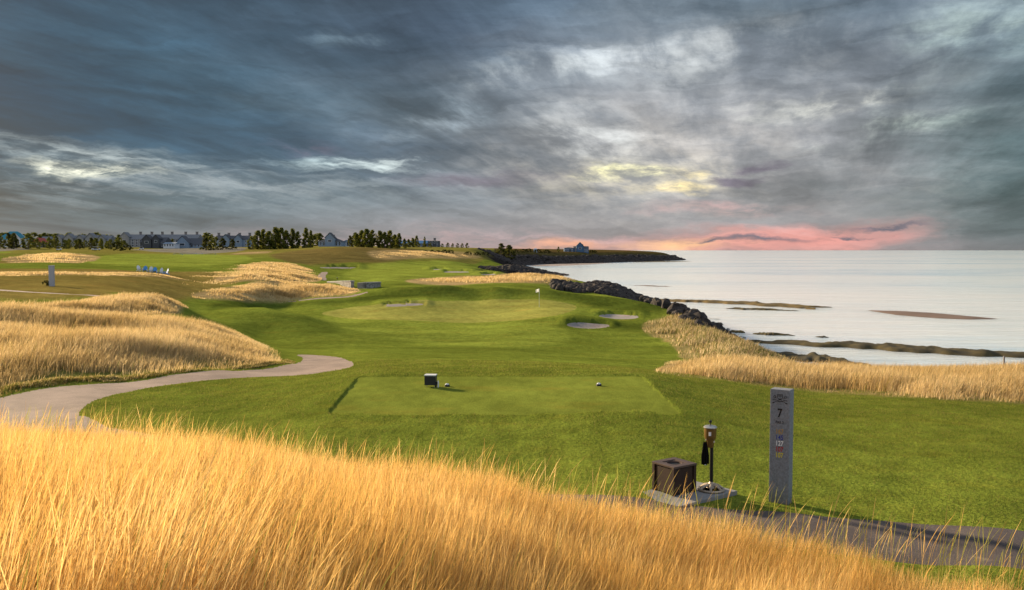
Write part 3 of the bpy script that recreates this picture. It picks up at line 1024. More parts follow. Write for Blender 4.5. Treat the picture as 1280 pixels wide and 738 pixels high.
# revetment under the dry bank, each boulder by itself
x, y = along([(985, 84), (962, 91), (932, 104), (902, 122), (872, 143)], -0.2, 9.5, 290, 5)
z = height(x, y)
for xi, yi, zi_ in zip(x, y, z):
    boulder(xi, yi, zi_ + .35, random.uniform(.35, .85), 'dark boulder heaped on the shore slope beside the dry grass bank', 'boulders of the revetment below the dry bank')
# rocky point, nearest boulders single
PT1 = [(798, 154), (822, 159), (838, 166), (815, 180)]
x, y = along([(695, 163), (760, 163), (798, 164), (822, 171), (836, 178), (815, 188)], -.5, 15, 900, 6)
z = height(x, y)
m_ = z > SEA - .6
x, y, z = x[m_], y[m_], z[m_]
o_ = np.argsort(y)
for xi, yi, zi_ in zip(x[o_][:70], y[o_][:70], z[o_][:70]):
    boulder(xi, yi, zi_ + .15, random.uniform(.4, 1.0), 'dark boulder on the rocky point that ends in the bay', 'boulders on the rocky point')


def rubble(name, xs, ys, smin, smax, label, lift=.2):
    vs, fs = [], []; off = 0
    zs = height(xs, ys)
    for xi, yi, zi in zip(xs, ys, zs):
        me = random.choice(rock_meshes)
        v = np.empty(len(me.vertices) * 3); me.vertices.foreach_get('co', v); v = v.reshape(-1, 3)
        f = np.empty(len(me.polygons) * 3, int); me.polygons.foreach_get('vertices', f); f = f.reshape(-1, 3)
        r = np.array(Euler((random.uniform(0, 6), random.uniform(0, 6), random.uniform(0, 6))).to_matrix())
        s = random.uniform(smin, smax)
        vs.append((v @ r.T) * s * np.array((1.15, 1.0, .8)) + np.array((xi, yi, zi + lift))); fs.append(f + off); off += len(v)
    o = np_mesh(name, np.concatenate(vs), np.concatenate(fs), rockm, smooth=False)
    return tag(o, label, 'rocks', kind='stuff')


rubble('rubble', x[o_][70:], y[o_][70:], .4, 1.05, 'dark rubble covering the rocky point behind the green', .15)
x, y = along([(600, 352), (640, 350), (680, 354), (700, 358), (709, 372), (690, 392)], -1, 24, 900, 9)
m_ = height(x, y) > SEA - 1
rubble('rubble', x[m_], y[m_], .6, 1.5, 'dark rubble of the low point in the middle of the bay', .2)
x, y = along([(620, 560), (648, 600), (672, 655), (740, 715), (800, 815), (845, 905), (856, 960)], -2, 13, 1500, 10)
rubble('rubble', x, y, .8, 2.2, 'grey rubble along the foot of the far headland', .1)
# pale boulders at the edge of the dry bank
tanrock = mat('tan_boulder', (.20, .14, .10), 0.9, var=.3, scale=1.5, bump=.6)
for k, (u, Y, s, lb) in enumerate([(1110, 46, .5, 'tan boulder showing above the dry grass near the seaweed reef'), (1202, 44.5, .68, 'long tan boulder beside the thin grey stake on the bank'),
                                   (1279, 44, .45, 'tan boulder at the very edge of the bank past the stake')]):
    me = rock_meshes[k].copy(); me.materials.clear(); me.materials.append(tanrock)
    p = spot(u, Y)
    o = boulder(p.x, p.y, p.z + .30, s, lb, None, me)
    o.rotation_euler = (0, 0, random.uniform(0, 6)); o.scale = (s * 1.2, s * .8, s * .38)

# ------------------------------------------------------------------ grass
def blades(name, x, y, h, w, lean, cols, label, material, head=1.8, z=None, lv=(0, .42, .76, 1.0), prof=None, sink=0.02):
    n = len(x)
    z = zi(x, y) if z is None else z
    rr = np.random.default_rng(int(n + 1000 * abs(x[0])))
    ph = rr.uniform(0, np.pi * 2, n)
    side = np.stack([np.cos(ph), np.sin(ph), np.zeros(n)], 1)
    prof = prof or (1.0, .75, head, .25)
    L = len(lv)
    V = np.empty((n, L, 2, 3), np.float32)
    base = np.stack([x, y, z - sink], 1)
    for i, t in enumerate(lv):
        c = base + np.stack([lean[:, 0] * h * t * t, lean[:, 1] * h * t * t, h * t * (1 - 0.25 * (lean ** 2).sum(1) * t)], 1)
        o = side * (w * prof[i] * .5)[:, None]
        V[:, i, 0] = c - o; V[:, i, 1] = c + o
    b = (np.arange(n) * L * 2)[:, None]
    Fc = np.concatenate([b + np.array([[2 * i, 2 * i + 1, 2 * i + 3, 2 * i + 2]]) for i in range(L - 1)], 0)
    cc = np.repeat(np.clip(cols, 0, 1), L * 2, 0)
    ob = np_mesh(name, V.reshape(-1, 3), Fc, material, cc, smooth=True)
    return tag(ob, label, 'grass', kind='stuff')


def in_zone(polyw, n, seed, wt=None):
    """random spots inside a plan polygon"""
    rr = np.random.default_rng(seed)
    polyw = np.asarray(polyw)
    lo, hi = polyw.min(0), polyw.max(0)
    xs, ys = [], []; got = 0
    while got < n:
        p = rr.uniform(lo, hi, (n * 2, 2))
        s, _ = poly_sdf(p, polyw)
        p = p[s > 0]
        if wt is not None:
            p = p[rr.uniform(0, 1, len(p)) < wt(p[:, 0], p[:, 1])]
        xs.append(p[:, 0]); ys.append(p[:, 1]); got += len(p)
    return np.concatenate(xs)[:n], np.concatenate(ys)[:n]


straw = blade_mat('straw', 0.6)
green_blade = blade_mat('green_blade', 0.45)


def straw_cols(x, y, rr, n, sc=2.0, base=(.70, .445, .145), pale=(.76, .54, .23), brown=(.60, .355, .10)):
    t = np.clip(.5 + .8 * fbm(x / sc, y / sc, 3) + rr.normal(0, .28, n), 0, 1)
    base, pale, brown = map(np.array, (base, pale, brown))
    c = np.where((t < .5)[:, None], brown + (base - brown) * (t * 2)[:, None], base + (pale - base) * (t * 2 - 1)[:, None])
    return c * rr.uniform(.82, 1.18, n)[:, None]


# bank in front of the viewer
frame = lambda X, Y: (np.abs(X / np.maximum(Y, .1)) < .72) & (Y > 2.4)


def bank_layer(n, seed, h0, hv, w0, w1, lv, prof, label, cl_amp, ymax=30):
    x, y = in_zone(Z_F1, n, seed, lambda X, Y: frame(X, Y) * np.clip(.75 + .8 * fbm(X / .45, Y / .45, 2), .15, 1) * np.clip(1.25 - X * .12, .5, 1) * (Y < ymax - 1.2 * np.abs(fbm(X, Y, 2))))
    rr = np.random.default_rng(seed + 1)
    sd_, _ = poly_sdf(np.stack([x, y], 1), Z_F1)
    edge = sst(0, 1.0, sd_ + .35 * fbm(x / .7, y / .7, 2))
    h = (h0 + cl_amp * fbm(x / .9 + 4, y / .9, 3) + rr.normal(0, hv, n)) * (.6 + .4 * edge)
    h = np.clip(h * np.clip(1 - (x - 2.2) * .13, .5, 1), .10, 1.0)
    wind = np.stack([.12 + .16 * fbm(x / 2.5, y / 2.5, 2), .02 + .12 * fbm(x / 2.5 + 7, y / 2.5, 2)], 1)
    lean = wind + rr.normal(0, .12, (n, 2))
    cols = straw_cols(x, y, rr, n, 1.6)
    gg = (rr.uniform(0, 1, n) < .03 + .35 * (1 - edge))
    cols[gg] = np.array((.26, .27, .06)) * rr.uniform(.7, 1.2, gg.sum())[:, None]
    blades('tall_grass', x, y, h, rr.uniform(w0, w1, n), lean, cols, label, straw, lv=lv, prof=prof)


bank_layer(120000, 21, .40, .07, .0018, .0032, (0, .5, 1.0), (1, .8, .25), 'golden fescue leaves low in the bank below the viewpoint', .10)
bank_layer(150000, 121, .54, .085, .0012, .0018, (0, .55, .74, .9, 1.0), (1, .9, 1.8, 1.4, .4), 'plumed golden seed stalks all over the bank below the viewpoint', .12)
bank_layer(42000, 221, .67, .08, .0012, .0018, (0, .5, .70, .88, 1.0), (1, .9, 1.9, 1.5, .4), 'tall lit fescue plumes closest to the viewpoint', .12, 7.0)
# loose taller stalks along its edge
n = 3800
x, y = in_zone(np.array([(-13, 14), (-7.5, 13.2), (-4.5, 11.4), (-2, 10.2), (0, 9.6), (2, 9.2), (3.6, 8.6), (5.0, 7.2), (5.6, 7.9), (4.6, 9.2), (2.6, 10.4), (0, 11.4), (-3, 12.8), (-6, 14.8), (-13, 16.3)]), n, 31)
rr = np.random.default_rng(32)
cols = straw_cols(x, y, rr, n, 1.0)
gg = rr.uniform(0, 1, n) < .5
cols[gg] = np.array((.30, .29, .06)) * rr.uniform(.8, 1.2, gg.sum())[:, None]
blades('tall_grass', x, y, rr.uniform(.25, .85, n), rr.uniform(.0018, .003, n), np.stack([rr.normal(.18, .16, n), rr.normal(.03, .15, n)], 1), cols,
       'loose tall seed stalks along the edge of the golden bank', straw, lv=(0, .55, .74, .9, 1.0), prof=(1, .9, 2.6, 2.0, .4))

# dunes and banks farther off
def meadow(z, n, seed, hm, wm, label, sc=4.0, patch=0.9, pale=(.68, .53, .30), base=(.57, .41, .19), brown=(.40, .27, .105), edge=2.0, minw=.12, green=.06):
    x, y = in_zone(z, n, seed, lambda X, Y: np.clip(.55 + patch * fbm(X / sc, Y / sc, 3), minw, 1) * np.clip(sst(-.3 * edge, 1.6 * edge, poly_sdf(np.stack([X, Y], 1), z)[0] + edge * 1.9 * fbm(X / edge / 1.3, Y / edge / 1.3, 4)), .02, 1))
    rr = np.random.default_rng(seed + 1)
    s_, _ = poly_sdf(np.stack([x, y], 1), z)
    e = .28 + .72 * sst(0, edge * 1.5, s_)
    h = hm * (1 + .35 * fbm(x / (sc * .6) + 3, y / (sc * .6), 2) + rr.normal(0, .18, n)) * e
    c = straw_cols(x, y, rr, n, sc, base, pale, brown)
    g = rr.uniform(0, 1, n) < green
    c[g] = np.array((.15, .16, .035)) * rr.uniform(.7, 1.2, g.sum())[:, None]
    return blades('tall_grass', x, y, np.clip(h, .08, 3), rr.uniform(.7, 1.3, n) * wm, np.stack([rr.normal(.2, .2, n), rr.normal(.0, .2, n)], 1), c, label, straw, 1.6, lv=(0, .6, 1.0), prof=(1.0, 1.2, .3))


meadow(Z_F2, 160000, 41, .56, .008, 'golden fescue on the dune beside the winding path', 5.0, edge=2.8)
meadow(Z_F3, 44000, 43, .55, .013, 'shaggy fescue on the low dune behind the first dune', 3.0, edge=2.0)
meadow(Z_F4, 34000, 45, .58, .025, 'pale fescue strip before the two low stone walls', 6.0, 1.5, edge=4, minw=.06)
meadow(Z_F5[0], 26000, 47, .6, .04, 'fescue waves on the rolling ground past the stone walls', 7.0, 2.0, edge=6, minw=.03)
meadow(Z_F5[1], 16000, 49, .65, .055, 'fescue ridge below the trees of the far clump', 9.0, 2.0, edge=8, minw=.03)
meadow(Z_F6[0], 110000, 51, .55, .010, 'golden fescue bank along the shore by the water', 4.0, edge=2.0)
meadow(Z_F6[1], 36000, 53, .65, .024, 'patchy fescue slope above the shore boulders', 5.0, 1.6, edge=2.5, minw=.03, green=.42, base=(.50, .37, .20), pale=(.62, .50, .32), brown=(.32, .22, .11))
meadow(Z_F7[0], 20000, 55, .5, .045, 'thin fescue strip behind the green before the rocky point', 9.0, 1.3, edge=3, minw=.05)
meadow(zone_poly([(2, 322), (40, 317.5), (90, 316.5), (123, 319.5), (116, 327.5), (60, 328.5), (0, 327)], 1), 11000, 57, .55, .07, 'pale fescue dune beyond the plain by the dark trees', 9, 2.4, edge=7, minw=.01)
meadow(zone_poly([(-100, 341), (60, 342), (240, 349), (240, 352), (60, 347), (-100, 347)], 1), 14000, 59, .28, .03, 'low dry meadow grass behind the grey stone pillar', 6, 2.4, edge=5, minw=.01)
meadow(zone_poly([(456, 315), (520, 313), (590, 318), (590, 323), (520, 321), (472, 325)], 1), 9000, 61, .55, .08, 'dry grass on the far rise under the slim trees', 12, 2.4, edge=10, minw=.01)

meadow(zone_poly([(-160, 505), (0, 484), (120, 472), (250, 462), (340, 454), (356, 448), (374, 455), (300, 463.5), (200, 471), (100, 480.5), (0, 496), (-160, 515)], 1), 26000, 63, .26, .010,
       'short weedy fringe between the dune fescue and the winding path', 1.6, 1.4, edge=.8, minw=.1, green=.5, base=(.36, .26, .09), brown=(.22, .15, .05))
meadow(zone_poly([(196, 352), (250, 341), (300, 331), (390, 335), (406, 349), (300, 355)], 1), 16000, 65, .4, .035, 'thin dry grass around the fescue waves past the stone walls', 6, 2.0, edge=6, minw=.02)
# near lawn: short blades
Zl = np.array([(-15, 13), (-4, 11.5), (1.5, 10.2), (3.4, 9.0), (7, 7.0), (12, 9), (20, 30), (17, 33), (-10, 33), (-20, 26)])
tee_s = lambda X, Y: poly_sdf(np.stack([X, Y], 1), Z_TEE)[0]


def lawn_ok(X, Y):
    ok = (np.abs(X / Y) < .66) & (tee_s(X, Y) < -.03)
    for zp in Z_PATHS[:2]:
        ok &= poly_sdf(np.stack([X, Y], 1), zp)[0] < -.02
    return ok * np.clip(20 / Y, .3, 1) * np.clip(.72 + .9 * fbm(X / .5, Y / .5, 3), .1, 1)


n = 300000
x, y = in_zone(Zl, n, 71, lawn_ok)
rr = np.random.default_rng(72)
t = np.clip(.5 + .9 * fbm(x / 1.2, y / 1.2, 3) + rr.normal(0, .22, n), 0, 1)[:, None]
cols = np.array((.110, .142, .021)) * (1 - t) + np.array((.245, .255, .050)) * t
dead = rr.uniform(0, 1, n) < .06
cols[dead] = np.array((.26, .20, .08))
ob = blades('lawn_grass', x, y, np.clip(.034 + .028 * fbm(x / .5, y / .5, 3) + rr.normal(0, .010, n), .010, .10), rr.uniform(.004, .008, n) * np.clip(y / 14, 1, 2.2),
            rr.normal(0, .45, (n, 2)), cols, 'short rough lawn grass around the tee', green_blade, lv=(0, 1.0), prof=(1.0, .15), sink=.004)

# ------------------------------------------------------------------ trees
barkm = mat('bark', (.10, .075, .055), 0.9, var=.3, scale=6, bump=.5)
leafm = blade_mat('leaf', 0.45)


def tree_meshes(kind, seed):
    """returns (crown mesh, trunk mesh), unit height 1"""
    rr = np.random.default_rng(seed)
    if kind == 'round':
        nc, env, th, cb = 40, lambda t: .35 * math.sin(math.pi * (.24 + .72 * t)) ** .7, .08, .015
    elif kind == 'slim':
        nc, env, th, cb = 46, lambda t: .19 * (1 - abs(2 * t - .75) ** 3 * .5) * (1 - t ** 5) + .015, .08, .01
    elif kind == 'cone':
        nc, env, th, cb = 40, lambda t: .32 * (1 - t) ** .7 + .02, .06, .04
    else:  # shrub
        nc, env, th, cb = 26, lambda t: .75 * math.sqrt(max(0, 1 - t * t)) + .02, .05, .02
    base_c = {'round': ((.055, .072, .020), (.19, .19, .036)), 'slim': ((.060, .082, .020), (.22, .21, .036)), 'cone': ((.046, .054, .018), (.14, .135, .03)),
              'shrub': ((.022, .028, .010), (.06, .065, .016)), 'light': ((.08, .08, .015), (.15, .13, .03))}[kind if kind in ('round', 'slim', 'cone', 'shrub') else 'shrub']
    vs, cs = [], []
    limbs = MB()
    limbs.tube([(0, 0, -.03), (0.01, 0, .3), (0.0, .01, .62)], [.026, .018, .007], 7)
    for k in range(nc):
        t = (k + rr.uniform(0, 1)) / nc
        r = env(t) * math.sqrt(rr.uniform(.15, 1))
        th_ = rr.uniform(0, 2 * math.pi)
        c = np.array((r * math.cos(th_), r * math.sin(th_), cb + (1 - cb) * t * .96))
        if k % 3 == 0:
            limbs.tube([(0, 0, max(th, c[2] * .55)), tuple(c * np.array((.6, .6, .9))), tuple(c)], [.009, .006, .003], 5)
        cr = rr.uniform(.055, .10) * (1.6 if kind == 'shrub' else 1.0)
        m = 60
        d = rr.normal(size=(m, 3)); d /= np.linalg.norm(d, axis=1)[:, None]
        p = c + d * cr * rr.uniform(.3, 1.15, m)[:, None] * np.array((1.0, 1.0, .9))
        sz = rr.uniform(.018, .036, m) * (1.7 if kind == 'shrub' else 1)
        a1 = rr.normal(size=(m, 3)); a1 /= np.linalg.norm(a1, axis=1)[:, None]
        a2 = np.cross(a1, rr.normal(size=(m, 3))); a2 /= np.linalg.norm(a2, axis=1)[:, None]
        a1 *= sz[:, None]; a2 *= sz[:, None] * .7
        vs.append(np.stack([p - a1, p - a2, p + a1, p + a2], 1).reshape(-1, 3))
        tone = np.clip(rr.normal(.45, .28) + rr.normal(0, .15, m), 0, 1)[:, None]
        cs.append(np.repeat(np.array(base_c[0]) * (1 - tone) + np.array(base_c[1]) * tone, 4, 0))
    vs = np.concatenate(vs); cs = np.concatenate(cs)
    crown = np_mesh('crown', vs, np.arange(len(vs)).reshape(-1, 4), leafm, cs, smooth=False)
    trunk = limbs.build('trunk', barkm)
    a, b = crown.data, trunk.data
    bpy.data.objects.remove(crown); bpy.data.objects.remove(trunk)
    return a, b


LIB = {k: [tree_meshes(k, 100 + 10 * i + j) for j in range(3)] for i, k in enumerate(('round', 'slim', 'cone', 'shrub'))}


def tree(kind, u, Y, vtop, wide, name, label, group=None, vbase=None, cat='tree'):
    """wide = crown width over the library's own"""
    p = spot(u, Y)
    b = P(u, vbase, Y)[2] if vbase else p.z
    h = P(u, vtop, Y)[2] - b
    o = empty(name, (p.x, Y, b), random.uniform(0, 6.28))
    o.scale = (h * wide, h * wide, h)
    cm, tm = random.choice(LIB[kind])
    for nm, me in (('crown', cm), ('trunk' if cat == 'tree' else 'stem', tm)):
        c = bpy.data.objects.new(nm, me)
        COL.objects.link(c)
        c.parent = o
    tag(o, label, cat, group)
    return o


g1 = 'dark trees before the far houses'
for (k, u, Y, vt, wd, lb) in [
    ('round', 1, 470, 294, 1.0, 'olive tree at the edge of the row before the teal-roofed house'),
    ('cone', 12, 455, 291.0, 1.15, 'dark conical tree before the gable end of the teal-roofed house'),
    ('cone', 18.5, 450, 291.5, 1.1, 'dark conical tree hiding the porch of the teal-roofed house'),
    ('round', 36.5, 450, 293.0, 1.25, 'broad dark tree between the teal roof and the red roof'),
    ('round', 47, 452, 298, 1.0, 'low dark tree just before the red-roofed house'),
    ('round', 63, 470, 296.5, .9, 'dark tree just past the red-roofed house'),
    ('round', 71, 475, 295, .9, 'tall dark tree at the near end of the long grey terrace'),
    ('round', 82, 470, 300, 1.1, 'low wide olive tree before the long grey terrace'),
    ('round', 88.5, 480, 299.5, .9, 'yellowish low tree beside the wide olive tree'),
    ('cone', 100, 465, 298.5, 1.35, 'round-topped dark pine before the middle of the grey terrace'),
    ('cone', 115, 462, 297.0, 1.1, 'reddish dark pine before the grey terrace'),
    ('round', 121, 470, 297.5, .9, 'dark tree touching the reddish pine'),
    ('round', 127.5, 480, 300, .9, 'small yellow-green tree by the parked golf carts'),
    ('round', 139, 500, 299, 1.0, 'light tree behind the round bush at the end of the terrace'),
    ('round', 150, 520, 297, 1.2, 'yellow-green tree between the grey terrace and the big terrace with chimneys'),
    ('cone', 258, 450, 296.5, 1.3, 'dark pine at the end of the barn-like roof'),
    ('round', 264, 455, 295, 1.0, 'tall dark tree in the pair between the two chimney terraces'),
    ('round', 270, 460, 296, 1.0, 'dark tree hiding the corner of the second chimney terrace'),
    ('cone', 279, 455, 297.5, 1.25, 'dark pine before the second chimney terrace'),
    ('cone', 291, 455, 299.0, 1.3, 'small dark pine before the blue wall of the second terrace'),
    ('round', 228, 540, 297, .9, 'small yellow-green tree in the court between clubhouse and barn roof'),
    ('round', 216, 545, 298.5, .9, 'tiny orange-tinged tree above the white annexe'),
]:
    tree(k, u, Y, vt, wd, 'pine_tree' if k == 'cone' else 'leafy_tree', lb, g1)
tree('shrub', 148, 430, 302.3, 1.0, 'round_bush', 'dark round bush standing alone at the end of the fairway', None, None, 'bush')
tree('shrub', 160, 445, 306, 1.2, 'round_bush', 'low green bush beside the large round bush', None, None, 'bush')
g2 = 'slim trees of the first tall clump'
for i, (k, u, Y, vt, wd) in enumerate([('round', 316, 445, 295.5, 1.15), ('slim', 323, 450, 288, 1.25), ('slim', 330, 455, 286.5, 1.1), ('slim', 337, 445, 289, 1.3), ('slim', 345, 450, 284.0, 1.2),
                                       ('slim', 352, 455, 284.5, 1.15), ('slim', 358, 448, 288, 1.1), ('slim', 366, 452, 285.8, .95), ('slim', 373, 450, 289.5, 1.0), ('slim', 383, 450, 284.8, .9),
                                       ('slim', 389, 455, 288, .75)]):
    tree(k, u, Y, vt, wd, 'slim_tree', ['dark bushy tree at the terrace end of the first tall clump'][0] if i == 0 else
         ('thin airy tree at the open end of the first tall clump' if i == 10 else 'slim green tree crowded into the first tall clump'), g2)
g3 = 'slim trees of the second tall clump'
for i, (k, u, Y, vt, wd) in enumerate([('cone', 438, 470, 294.5, 1.0), ('slim', 446, 460, 292, 1.2), ('slim', 453, 462, 288, 1.3), ('slim', 459, 455, 286.0, 1.3), ('slim', 466, 460, 287.5, 1.2),
                                       ('slim', 475, 462, 288.5, 1.2), ('slim', 481, 455, 290.0, 1.2), ('slim', 488, 460, 288.2, 1.2), ('slim', 494, 465, 293, 1.1), ('slim', 499, 462, 291.5, 1.0),
                                       ('slim', 506, 470, 298.5, 1.1)]):
    tree(k, u, Y, vt, wd, 'slim_tree', 'small pointed tree between the hipped house and the second tall clump' if i == 0 else
         ('short tree at the blue-building end of the second clump' if i == 10 else 'slim dark green tree crowded into the second tall clump'), g3)
for (k, u, Y, vt, wd, lb) in [('slim', 511, 520, 299, 1.3, 'shrubby tree before the end wall of the blue building'), ('slim', 516, 525, 297.5, 1.3, 'taller shrubby tree before the blue building'),
                              ('round', 523, 530, 303, 1.3, 'low yellowish tree before the blue building'), ('round', 530, 530, 304, 1.3, 'low olive tree under the middle of the blue building'),
                              ('round', 538, 530, 304, 1.3, 'low dark tree before the dark end block of the blue building'), ('round', 553, 560, 304.5, 1.3, 'bushy dark tree just past the dark end block'),
                              ('round', 560, 565, 303.5, 1.3, 'dark wide tree leading the small row on the rise'), ('round', 566, 570, 304.3, 1.2, 'second dark tree of the small row on the rise'),
                              ('round', 572, 575, 304.2, 1.2, 'round tree with a clear trunk in the row on the rise'), ('round', 578, 580, 304.3, 1.2, 'next to last tree of the row on the rise'),
                              ('round', 584, 585, 303.8, 1.1, 'leaning airy tree ending the row on the rise'),
                              ('cone', 626.5, 600, 304.3, 1.5, 'pointed dark pine, the larger of two on the ridge'), ('cone', 636.5, 610, 306.2, 1.5, 'smaller pointed pine of the two on the ridge'),
                              ('round', 698, 720, 308.5, .8, 'single small tree beside the headland house'),
                              ('slim', 521, 585, 294.5, .9, 'windswept tree top rising above the blue roof'), ('slim', 531, 590, 296, .7, 'thin tree top above the far part of the blue roof')]:
    tree(k, u, Y, vt, wd, 'pine_tree' if k == 'cone' else 'leafy_tree', lb, 'trees on the far ridge')
for (u, Y, vt, w_, lb) in [(533, 420, 313.2, 1.4, 'dark shrub on the far rise'), (540, 425, 312.4, 1.3, 'dark shrub on the far rise'), (548, 425, 313, 1.5, 'dark shrub on the far rise'),
                           (556, 430, 312.2, 1.5, 'dark shrub on the far rise'), (563, 430, 312.6, 1.5, 'dark shrub on the far rise'), (585, 440, 314.5, 1.6, 'dark shrub on the far rise'),
                           (596, 450, 315, 1.8, 'dark shrub on the far rise'), (606, 455, 315, 1.8, 'dark shrub on the far rise'),
                           (645, 560, 312, 1.4, 'dark shrub on the ridge above the bay'), (655, 640, 311.5, 1.8, 'dark shrub on the ridge above the bay'), (661, 650, 310.8, 1.6, 'dark shrub on the ridge above the bay'),
                           (673, 660, 311.5, 1.8, 'dark shrub on the ridge above the bay'), (683, 670, 312.2, 1.8, 'dark shrub on the ridge above the bay'),
                           (739, 770, 312.8, 1.5, 'dark shrub beside the headland house'), (743, 775, 313.2, 1.5, 'dark shrub beside the headland house')]:
    tree('shrub', u, Y, vt, w_, 'wild_shrub', lb, lb.replace('dark shrub', 'dark shrubs'), vt + 4.5, 'bush')
for i in range(22):
    u = 3 + i * 7.2 + random.uniform(-3, 3)
    tree(random.choice(['round', 'round', 'slim']), u, 500 + random.uniform(0, 60), random.uniform(298, 302), random.uniform(1.0, 1.5), 'leafy_tree', 'olive-green tree in the belt just before the far houses', 'belt of olive-green trees before the houses')
# far line of trees behind the houses
gb = 'treeline behind the houses'
for i, u in enumerate(list(range(-20, 160, 7)) + [255, 262, 392, 397, 402, 444]):
    tree(random.choice(['round', 'slim']), u + random.uniform(-2, 2), 680 + random.uniform(-20, 40), random.uniform(290.5, 294), 1.5, 'leafy_tree', 'yellow-green tree in the line behind the far roofs', gb)

# ------------------------------------------------------------------ houses
Wh = mat('white_paint', (.62, .63, .66), 0.6, var=.05, scale=2)
greyw = mat('grey_shingle', (.27, .265, .262), 0.85, var=.15, scale=2.0)
bluew = mat('blue_grey_siding', (.20, .26, .34), 0.8, var=.12, scale=2.0)
deepblue = mat('deep_blue_siding', (.07, .13, .22), 0.8, var=.15, scale=2.0)
darkw = mat('dark_timber', (.07, .075, .085), 0.8, var=.2, scale=2.0)
roofd = mat('dark_slate_roof', (.075, .08, .095), 0.8, var=.2, scale=1.5)
roofg = mat('grey_slate_roof', (.17, .18, .20), 0.8, var=.2, scale=1.5)
rooft = mat('teal_metal_roof', (.02, .20, .28), 0.45, var=.1, scale=1.5)
roofr = mat('red_roof', (.36, .07, .05), 0.7, var=.15, scale=1.5)
roofb = mat('blue_metal_roof', (.05, .16, .34), 0.5, var=.12, scale=1.0)
brick = mat('chimney_stone', (.20, .18, .17), 0.9, var=.2, scale=3)
glass = mat('window_glass', (.035, .045, .06), 0.08, spec=.6, var=.1, scale=1)


def roof_mesh(mb, w, d, z0, hr, kind, ov=.35):
    hw, hd = w / 2 + ov, d / 2 + ov
    if kind == 'gable_x':   # ridge along x
        mb_p = [(-hd, z0), (hd, z0), (0, z0 + hr)]
        a = [mb.b.verts.new((-hw, p[0], p[1])) for p in mb_p]; b = [mb.b.verts.new((hw, p[0], p[1])) for p in mb_p]
        mb.b.faces.new(a); mb.b.faces.new(b[::-1])
        for i in range(3): mb.b.faces.new((a[i], b[i], b[(i + 1) % 3], a[(i + 1) % 3]))
    elif kind == 'gable_y':
        mb.prism([(-hw, z0), (hw, z0), (0, z0 + hr)], -hd, hd)
    else:                   # hip
        r = min(hw, hd) * .9
        vs = [(-hw, -hd, z0), (hw, -hd, z0), (hw, hd, z0), (-hw, hd, z0), (-hw + r, 0, z0 + hr), (hw - r, 0, z0 + hr)]
        V = [mb.b.verts.new(v) for v in vs]
        for f in ((0, 1, 5, 4), (1, 2, 5), (2, 3, 4, 5), (3, 0, 4), (3, 2, 1, 0)): mb.b.faces.new([V[i] for i in f])


def house(name, label, cat, u0, u1, vtop, Y, d, wallf, rk, wm_, rm_, storeys=2, nwin=4, chim=(), gables=(), vbase=None, door=True, rz=0.0, winmat=None):
    uc = (u0 + u1) / 2
    w = (u1 - u0) * Y / F
    p = spot(uc, Y)
    zt = P(uc, vtop + 1.5, Y)[2]
    zb = P(uc, vbase, Y)[2] if vbase else p.z
    zb = min(zb, p.z + 1.0)
    H = zt - zb
    hw = H * wallf; hr = H - hw
    o = empty(name, (p.x, Y, zb), rz)
    tag(o, label, cat)
    # walls reach down into the ground
    MB().box((0, 0, hw / 2 - .75), (w, d, hw + 1.5)).build('wall', wm_, o)
    mb = MB(); roof_mesh(mb, w, d, hw + .003, hr, rk)
    ro = mb.build('roof', rm_, o)
    for c in chim:
        cx = (c - .5) * w
        MB().box((cx, .1 * d, hw + hr * .72 + .6), (1.5, 1.0, hr * .75 + 1.6)).box((cx, .1 * d, hw + hr * 1.1 + 1.5), (1.8, 1.3, .25)).build('chimney', brick, ro)
    for (gx, gw, gh) in gables:   # cross gables on the front
        cx = (gx - .5) * w
        g = MB().prism([(cx - gw / 2, -1), (cx + gw / 2, -1), (cx + gw / 2, gh), (cx, gh + gw * .5), (cx - gw / 2, gh)], -d / 2 - 1.2, -d / 2 + d * .45).build('gable', wm_, o)
        t = .22
        mb = MB()
        for s_ in (-1, 1):
            x0, z0, x1, z1 = cx + s_ * (gw / 2 + .4), gh - .35, cx, gh + gw * .5 + .1
            ln = math.hypot(x1 - x0, z1 - z0)
            mb.box(((x0 + x1) / 2, -d / 2 - 1.3 + d * .22, (z0 + z1) / 2 + .18), (ln, d * .45 + .4, t), (0, -math.atan2(z1 - z0, x1 - x0), 0))
        mb.build('gable_roof', rm_, g)
        f = MB().box((cx, -d / 2 - 1.22, gh * .62), (gw * .42, .1, 1.5)).build('window', Wh, g)
        MB().box((cx, -d / 2 - 1.28, gh * .62), (gw * .36, .06, 1.25)).build('pane', glass, f)
    st = hw / storeys
    for s_ in range(storeys):
        for k in range(nwin):
            cx = ((k + .5) / nwin - .5) * w * .94
            if any(abs(cx - (g[0] - .5) * w) < g[1] / 2 + .6 for g in gables): continue
            zc = st * (s_ + .55)
            if s_ == 0 and door and k == nwin // 2:
                MB().box((cx, -d / 2 - .04, 1.1), (1.3, .12, 2.2)).build('door', darkw, o)
                continue
            ww = min(1.6, w / nwin * .5)
            f = MB().box((cx, -d / 2 - .03, zc), (ww, .1, 1.5)).build('window', winmat or Wh, o)
            MB().box((cx, -d / 2 - .075, zc), (ww * .78, .06, 1.2)).build('pane', glass, f)
    return o


